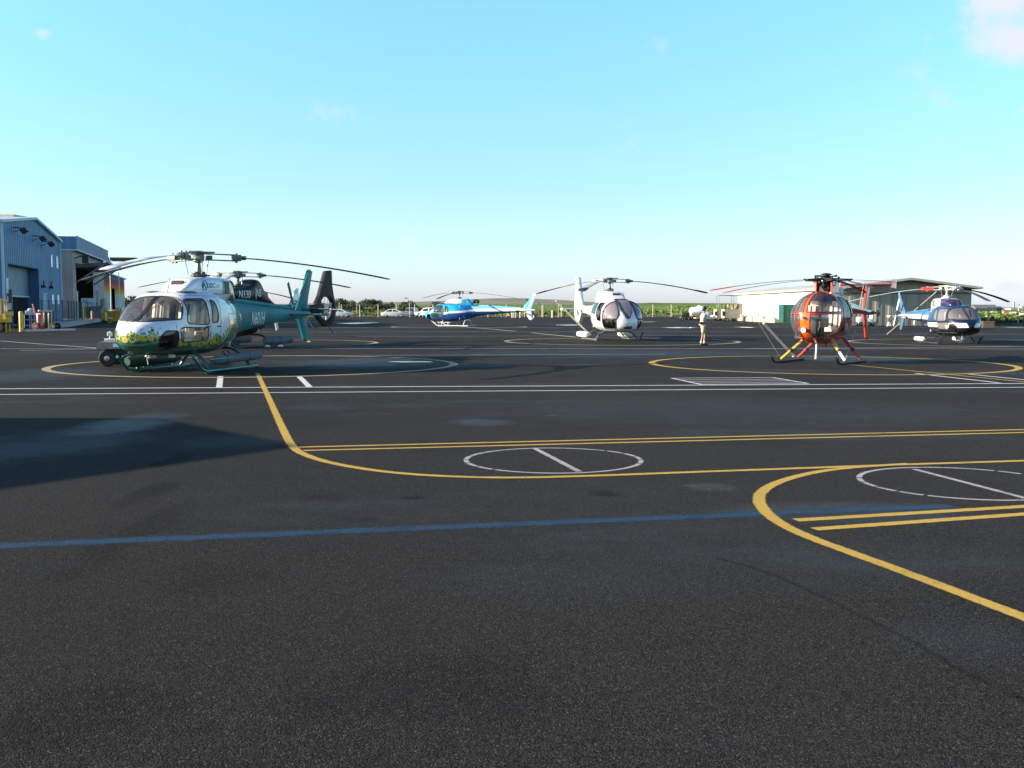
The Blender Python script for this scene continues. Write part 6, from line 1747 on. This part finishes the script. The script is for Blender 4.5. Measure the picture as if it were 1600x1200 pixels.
t = thing('canopy_frame', 'grey pipe canopy frame standing over the beige wagons', 'frame', (q.x, q.y + 1.2, 0), R(2))
mb = MB().path([(-1.6, -.7, 3.25), (-1.45, -.7, 3.36), (1.5, -.7, 3.30), (1.6, -.7, 3.2)], .06, 8).path([(-1.6, .7, 3.25), (-1.45, .7, 3.36), (1.5, .7, 3.30), (1.6, .7, 3.2)], .05, 8)
for x in (-1.5, 0, 1.5): mb.tube((x, -.7, 3.33), (x, .7, 3.33), .04)
mb.build('top_rail', mat('frame_blue_grey', (.20, .26, .28), .5), t)
for x in (-1.55, .5, 1.3):
    for y in (-.7, .7): MB().tube((x * .94, y, 0), (x, y, 3.3), .04, n=8).build('post', mat('frame_blue_grey', (.20, .26, .28), .5), t)
# white utility cart and a small post in front of the gable
q = Vector(((1352 - 800) / FPX * 94.5, 94.5, 0))
t = thing('utility_cart', 'small white two-lobed utility cart behind the red helicopter tail', 'utility cart', (q.x, q.y, 0), R(4))
MB().box((-.55, 0, .55), (.55, .6, .62), bev=.12).box((.35, 0, .5), (.75, .6, .45), bev=.12).box((.5, 0, .85), (.12, .6, .3), bev=.04).build('body', WHITE_PAINT, t, smooth=30)
MB().box((-.1, 0, .36), (1.6, .5, .1)).build('chassis', BLACK, t, smooth=0)
for x in (-.6, .15, .72):
    for y in (.3, -.3): wheel_part(t, x, y, .2, .12)
q = Vector(((1388 - 800) / FPX * 96, 96, 0))
t = thing('hydrant', 'small hydrant on a pale base against the grey gable', 'hydrant', (q.x, q.y, 0), 0)
mb = MB(); mb.prism([(-.16, 0), (.2, 0), (.08, .32), (-.06, .32)], 'y', -.15, .15); mb.build('base', WHITE_PAINT, t, smooth=0)
MB().tube((0, 0, .3), (0, 0, .72), .05).ball((0, 0, .74), .09, 10, 8).box((0, 0, .55), (.22, .1, .12), bev=.02).build('valve', mat('old_steel', (.12, .11, .11), .7), t)
# crate and small items on the right
q = at(1543.5, 513)
t = thing('dark_crate', 'dark brown lidded crate alone on the tarmac at the right', 'crate', (q.x, q.y, 0), R(-12))
MB().box((0, 0, .28), (.86, .7, .5), bev=.02).build('crate_body', mat('crate_brown', (.075, .055, .045), .7), t, smooth=0)
MB().box((0, 0, .545), (.92, .76, .06), bev=.015).build('lid', mat('crate_lid', (.10, .075, .06), .7), t, smooth=0)
for x in (-.3, .3): MB().box((x, 0, .02), (.1, .7, .04)).build('runner', BLACK, t, smooth=0)
q = ray_at(1571, 492.5, 150); z_ = land_z(q.x, 150)
t = thing('orange_cabinet', 'small orange cabinet on the grassy bank at the far right', 'cabinet', (q.x, 150, z_), 0)
MB().box((0, 0, .35), (.7, .5, .55), bev=.03).box((0, 0, .06), (.6, .4, .12)).build('cabinet_body', mat('cabinet_orange', (.62, .25, .07), .5), t, smooth=0)
MB().box((0, 0, .66), (.8, .6, .07), bev=.02).build('lid', mat('cabinet_orange_dark', (.36, .15, .06), .5), t, smooth=0)
a = ray_at(1548, 491, 185); c = ray_at(1640, 507, 112)
mb = MB()
for i in range(14):
    u = Vector((a.x, 185, 0)).lerp(Vector((c.x, 112, 0)), i / 14); v = Vector((a.x, 185, 0)).lerp(Vector((c.x, 112, 0)), (i + .96) / 14)
    z1, z2 = land_z(u.x, u.y) - .1, land_z(v.x, v.y) - .1
    mb.loft([[(p_.x + s * .12, p_.y, z + h_) for s, h_ in ((-1, 0), (1, 0), (1, .55), (-1, .55))] for p_, z in ((u, z1), (v, z2))])
tag(mb.build('bank_wall', CONC, smooth=0), 'low pale wall running down the grassy bank at the right', 'wall')
# tiny things on the tarmac near the charcoal helicopter
for lab, px_, py_, w_, nm in (('white chock lying right of the nearest grey float', 438, 541.5, .12, 'wheel_chock'), ('white marker block by the teal lower fin', 482.5, 534.5, .09, 'wheel_chock'), ('pale chock left of the charcoal helicopter float', 418, 542, .11, 'wheel_chock')):
    q = at(px_, py_); mb = MB(); mb.prism([(-w_, 0), (w_, 0), (w_ * .3, w_ * .7), (-w_ * .3, w_ * .7)], 'y', -.12, .12)
    tag(mb.build(nm, mat('chock_white', (.7, .7, .68), .6), None, smooth=0, loc=(q.x, q.y, .0)), lab, 'chock', 'chocks on the tarmac')

# ------------------------------------------------------------------ the walking person
def skin_body(name, verts, edges, radii, m, parent, sub=2, root_i=0):
    me = bpy.data.meshes.new(name); me.from_pydata(verts, edges, [])
    o = bpy.data.objects.new(name, me); C.objects.link(o)
    sk = o.modifiers.new('skin', 'SKIN')
    for i, r in enumerate(radii):
        d = me.skin_vertices[0].data[i]; d.radius = (r, r) if isinstance(r, (int, float)) else r
        d.use_root = (i == root_i)
    ss = o.modifiers.new('sub', 'SUBSURF'); ss.levels = sub; ss.render_levels = sub
    dg = bpy.context.evaluated_depsgraph_get(); dg.update()
    m2 = bpy.data.meshes.new_from_object(o.evaluated_get(dg))
    bpy.data.objects.remove(o)
    m2.name = name
    return link(name, m2, m, parent, 180)
q = at(1098, 541.5)
D_ = 46.5; X_ = (1098 - 800) / FPX * D_
pr = thing('person', 'person in white shirt and beige shorts walking past the white helicopter', 'person', (X_, D_, 0), R(8))
SKIN = mat('skin_tone', (.34, .18, .11), .55, 0, 0, .06)
SHIRT = mat('white_shirt', (.50, .49, .47), .85, 0, 0, .06, 8); SHORT = mat('beige_shorts', (.40, .34, .24), .85, 0, 0, .08, 8)
HAIR = mat('black_hair', (.012, .011, .011), .5); SHOE = mat('brown_shoe', (.06, .045, .035), .6); BELT = mat('dark_waist_bag', (.03, .028, .03), .7)
S = 1.0
# joints: facing +X, left is +Y (camera side is -Y)
V_ = [(0, 0, .92), (.0, 0, 1.06), (.015, 0, 1.22), (.02, 0, 1.36), (.035, 0, 1.45), (.055, 0, 1.53), (.07, 0, 1.60), (.075, 0, 1.68),      # 0-7 pelvis..head
      (-.01, -.10, .88), (-.04, -.105, .48), (-.12, -.10, .09), (-.02, -.115, .035),                                                     # 8-11 right leg (near)
      (.01, .10, .88), (.13, .10, .49), (.09, .10, .10), (.20, .11, .035),                                                               # 12-15 left leg
      (.02, -.17, 1.38), (-.08, -.24, 1.12), (.14, -.20, 1.00), (.20, -.17, .985),                                                       # 16-19 right arm
      (.02, .17, 1.38), (-.02, .25, 1.13), (.20, .17, 1.02), (.26, .13, 1.0)]
E_ = [(0, 1), (1, 2), (2, 3), (3, 4), (4, 5), (5, 6), (6, 7), (0, 8), (8, 9), (9, 10), (10, 11), (0, 12), (12, 13), (13, 14), (14, 15), (3, 16), (16, 17), (17, 18), (18, 19), (3, 20), (20, 21), (21, 22), (22, 23)]
R_ = [(.13, .12), (.125, .11), (.14, .12), (.135, .11), (.055, .055), (.055, .055), (.085, .08), (.07, .065), (.085, .085), (.052, .05), (.036, .036), (.03, .035),
      (.085, .085), (.052, .05), (.036, .036), (.03, .035), (.055, .055), (.04, .04), (.03, .03), (.028, .03), (.055, .055), (.04, .04), (.03, .03), (.028, .03)]
skin_body('body', V_, E_, R_, SKIN, pr)
for s, hx in ((-1, (.20, -.17, .985)), (1, (.26, .13, 1.0))):           # fingers closing round the strap at the waist
    hb = MB()
    for k in range(4):
        l_ = (.034, .04, .038, .03)[k]; y0 = hx[1] - s * (.012 + .0) ; z0 = hx[2] + .025 - .017 * k
        hb.path([(hx[0] + .005, hx[1] + s * .01, z0), (hx[0] + .035, hx[1], z0 - .003), (hx[0] + .035 + l_ * .5, hx[1] - s * .025, z0 - .008), (hx[0] + .03, hx[1] - s * .045, z0 - .012)], [.0095, .009, .008, .006], 7)
    hb.path([(hx[0] - .01, hx[1] - s * .01, hx[2] + .03), (hx[0] + .015, hx[1] - s * .03, hx[2] + .045), (hx[0] + .035, hx[1] - s * .035, hx[2] + .04)], [.011, .010, .007], 7)
    hb.build('hand_fingers', SKIN, pr)
Vs = [(0, 0, .95), (.0, 0, 1.06), (.015, 0, 1.22), (.02, 0, 1.37), (.03, 0, 1.43), (.02, -.17, 1.385), (-.055, -.225, 1.20), (.02, .17, 1.385), (-.005, .235, 1.2)]
skin_body('shirt', Vs, [(0, 1), (1, 2), (2, 3), (3, 4), (3, 5), (5, 6), (3, 7), (7, 8)], [(.155, .15), (.155, .14), (.165, .145), (.16, .13), (.075, .075), (.078, .078), (.066, .066), (.078, .078), (.066, .066)], SHIRT, pr, root_i=1)
Vh = [(0, 0, .98), (-.0, 0, .90), (-.005, -.105, .84), (-.035, -.108, .52), (.015, .105, .84), (.115, .105, .53)]
skin_body('shorts', Vh, [(0, 1), (1, 2), (2, 3), (1, 4), (4, 5)], [(.15, .14), (.15, .145), (.105, .105), (.092, .09), (.105, .105), (.092, .09)], SHORT, pr, root_i=1)
for s, a in ((-1, (-.10, -.102)), (1, (.11, .102))):
    MB().path([(a[0] - .04, a[1], .04), (a[0] + .02, a[1], .045), (a[0] + .10, a[1] + s * .005, .04), (a[0] + .17, a[1] + s * .01, .035)], [.045, .048, .046, .03], 12, squash=.85).path([(a[0] - .015, a[1], .05), (a[0] - .012, a[1], .12)], [.045, .042], 12).build('shoe', SHOE, pr)
    MB().path([(a[0] - .012, a[1], .11), (a[0] - .008, a[1], .20)], [.044, .045], 12).build('sock', WHITE_PAINT, pr)
MB().ball((.062, 0, 1.665), (.108, .092, .10), 18, 12).ball((.03, 0, 1.62), (.085, .09, .10), 16, 10).build('hair', HAIR, pr)
MB().ball((.165, 0, 1.60), (.022, .014, .02), 10, 8).ball((.145, .035, 1.625), (.012, .014, .009), 8, 6).ball((.145, -.035, 1.625), (.012, .014, .009), 8, 6).ball((.148, 0, 1.565), (.012, .024, .006), 8, 6).build('face_features', mat('face_dark_skin', (.34, .17, .11), .5), pr)
for s in (1, -1): MB().ball((.065, .083 * s, 1.605), (.02, .01, .03), 10, 8).build('ear', SKIN, pr)
MB().path([(.15 * cos(a), .145 * sin(a), 1.01) for a in np.linspace(0, 2 * pi, 25)[:-1]], .022, 8, closed=True).box((-.13, -.07, 1.0), (.12, .18, .12), bev=.03).box((.2, -.09, 1.0), (.12, .14, .10), bev=.03).build('waist_bag', BELT, pr, smooth=30)
pr.scale = (.985,) * 3
# second figure far off beside the platform
# ------------------------------------------------------------------ trees, hedge line and crops
def leaf_mat(name, a, b_):
    b = NB(name)
    oi = b.n('ShaderNodeObjectInfo'); n = b.noise(.9, 4); n2 = b.noise(5, 3)
    c = b.mix(b.step(n, .35, .65), a, b_); c = b.mix(b.math('MULTIPLY', n2, .5), c, tuple(x * .6 for x in a))
    c = b.mix(b.math('MULTIPLY', oi.outputs['Random'], .3), c, (.07, .075, .03))
    b.set(Base_Color=c, Roughness=.8, Specular_IOR_Level=.2)
    return b.m
LEAF = leaf_mat('tree_leaf', (.036, .062, .022), (.075, .10, .034)); BARK = mat('tree_bark', (.10, .08, .06), .9)
def crown_mesh(seed, n=1700, flat=.62):
    r = np.random.default_rng(seed)
    lobes = [(r.uniform(-.55, .55), r.uniform(-.5, .5), r.uniform(.45, .85), r.uniform(.28, .5)) for _ in range(9)]
    vs, fs = [], []
    for i in range(n):
        l = lobes[r.integers(len(lobes))]
        d = r.normal(size=3); d /= np.linalg.norm(d); rad = l[3] * r.uniform(.6, 1.04)
        c = np.array([l[0], l[1], l[2]]) + d * rad * np.array([1, 1, .72]);
        if c[2] < .18: continue
        a = r.normal(size=3); a /= np.linalg.norm(a); b_ = np.cross(a, r.normal(size=3)); b_ /= np.linalg.norm(b_)
        s = r.uniform(.03, .065)
        k = len(vs); vs += [tuple(c + (a + b_ * .3) * s), tuple(c + b_ * s * .9), tuple(c - a * s), tuple(c - b_ * s * .8)]
        fs.append((k, k + 1, k + 2, k + 3))
    me = bpy.data.meshes.new('crown'); me.from_pydata(vs, [], fs); me.materials.append(LEAF)
    return me
CROWNS = [crown_mesh(s) for s in (1, 2, 3, 4)]
TRUNK = None
def trunk_mesh():
    mb = MB().path([(0, 0, -.1), (.01, 0, .2), (.0, .02, .45), (.03, .03, .8)], [.045, .035, .028, .012], 8)
    for a in range(4):
        c_, s_ = cos(a * 1.6 + .3), sin(a * 1.6 + .3)
        mb.path([(0, .0, .25 + .07 * a), (.15 * c_, .15 * s_, .42 + .06 * a), (.36 * c_, .36 * s_, .62 + .05 * a)], [.022, .015, .006], 6)
    me = bpy.data.meshes.new('trunk'); bmesh.ops.recalc_face_normals(mb.bm, faces=mb.bm.faces); mb.bm.to_mesh(me); mb.bm.free(); me.materials.append(BARK); me.shade_smooth()
    return me
TRUNK = trunk_mesh()
def tree(label, pxc, ytop, wpx, D, k, group='far trees'):
    p = ray_at(pxc, ytop, D); zb = land_z(p.x, D)
    hh = p.z - zb; ww = wpx / FPX * D
    t = thing('tree', label, 'tree', (p.x, D, zb), 0, group)
    o = link('crown', CROWNS[k % 4], None, t, 0); o.scale = (ww / 1.75, ww / 1.75, hh / 1.22); o.rotation_euler.z = k * 1.3
    o = link('trunk', TRUNK, None, t, 0); o.scale = (hh * .8, hh * .8, hh)
TL = [(532, 462.5, 27, 330, 'round tree just right of the charcoal fan tail'), (551, 467, 24, 335, 'low tree between two rounder trees left of the white saloon'), (574, 464, 30, 330, 'tall wide tree above the gap left of the white saloon'), (590, 466.5, 24, 335, 'tree right of the widest one above the white saloon'),
      (606, 472, 16, 345, 'small tree above the white saloon roof'), (613, 470, 10, 340, 'thin tree above the white saloon bonnet'), (632, 469, 18, 330, 'ragged tree above the silver hatchback'), (643, 467.5, 15, 332, 'ragged pointed tree behind the lamp post at the hatchback'),
      (683, 468.5, 19, 345, 'tree peeping over the nose of the blue helicopter'), (1019, 473, 28, 420, 'wide low tree right of the white helicopter roof'), (1037, 474, 18, 425, 'low tree in the middle of the clump right of the white helicopter'), (1050, 474, 20, 425, 'last tree of the clump right of the white helicopter'),
      (205, 457, 30, 230, 'green tree right of the striped hangar'), (222, 461, 26, 235, 'green tree just behind the flower painted cabin'),
      (1175, 477, 26, 700, 'low distant trees left of the cream wall'), (1098, 474.5, 20, 560, 'low distant tree above the tank cart')]
for i, (a, b_, c, d, lab) in enumerate(TL): tree(lab, a, b_, c, d, i)
# brown hedge line under the left-hand trees
def scatter_leaves(name, m, boxes, n, size, seed, label=None):
    r = np.random.default_rng(seed); vs, fs = [], []
    for (x0, x1, y0, y1, h) in boxes:
        k_ = n
        X = r.uniform(x0, x1, k_); Y = y0 + (y1 - y0) * r.uniform(0, 1, k_) ** 1.5
        for x, y in zip(X, Y):
            z = land_z(x, y) + r.uniform(0, 1) ** 1.4 * h * (.6 + .4 * sin(x * .7 + y * .13))
            s = size * r.uniform(.6, 1.4); a = r.uniform(0, pi); t = r.uniform(-.5, .5)
            c_, s_ = cos(a) * s, sin(a) * s
            k = len(vs); vs += [(x - c_, y - s_, z - s * .4), (x + c_, y + s_, z - s * .4), (x + c_ * .7 + t * s, y + s_ * .7, z + s * .7), (x - c_ * .7 + t * s, y - s_ * .7, z + s * .7)]
            fs.append((k, k + 1, k + 2, k + 3))
    me = bpy.data.meshes.new(name); me.from_pydata(vs, [], fs)
    return tag(link(name, me, m, None, 0), kind='stuff')
HEDGE = leaf_mat('hedge_leaf', (.060, .058, .034), (.095, .085, .05)); CROP = leaf_mat('crop_leaf', (.11, .175, .035), (.19, .24, .07))
scatter_leaves('hedge_line', HEDGE, [(-72, -22, 322, 328, 2.4)], 9000, .28, 11)
scatter_leaves('field_crop', CROP, [(-150, 95, 196, 330, .55), (-60, 70, 196, 240, .5), (60, 170, 110, 210, .35)], 16000, .24, 12)
scatter_leaves('verge_grass', leaf_mat('dry_verge', (.13, .13, .06), (.18, .165, .075)), [(-80, 29.5, 191.2, 196, .35), (48, 120, 104.2, 106.5, .25)], 7000, .13, 13)
scatter_leaves('field_scrub', leaf_mat('scrub_leaf', (.03, .055, .016), (.05, .08, .022)), [(-45, 30, 198, 225, 1.0), (50, 110, 107, 125, .55)], 2600, .3, 14)
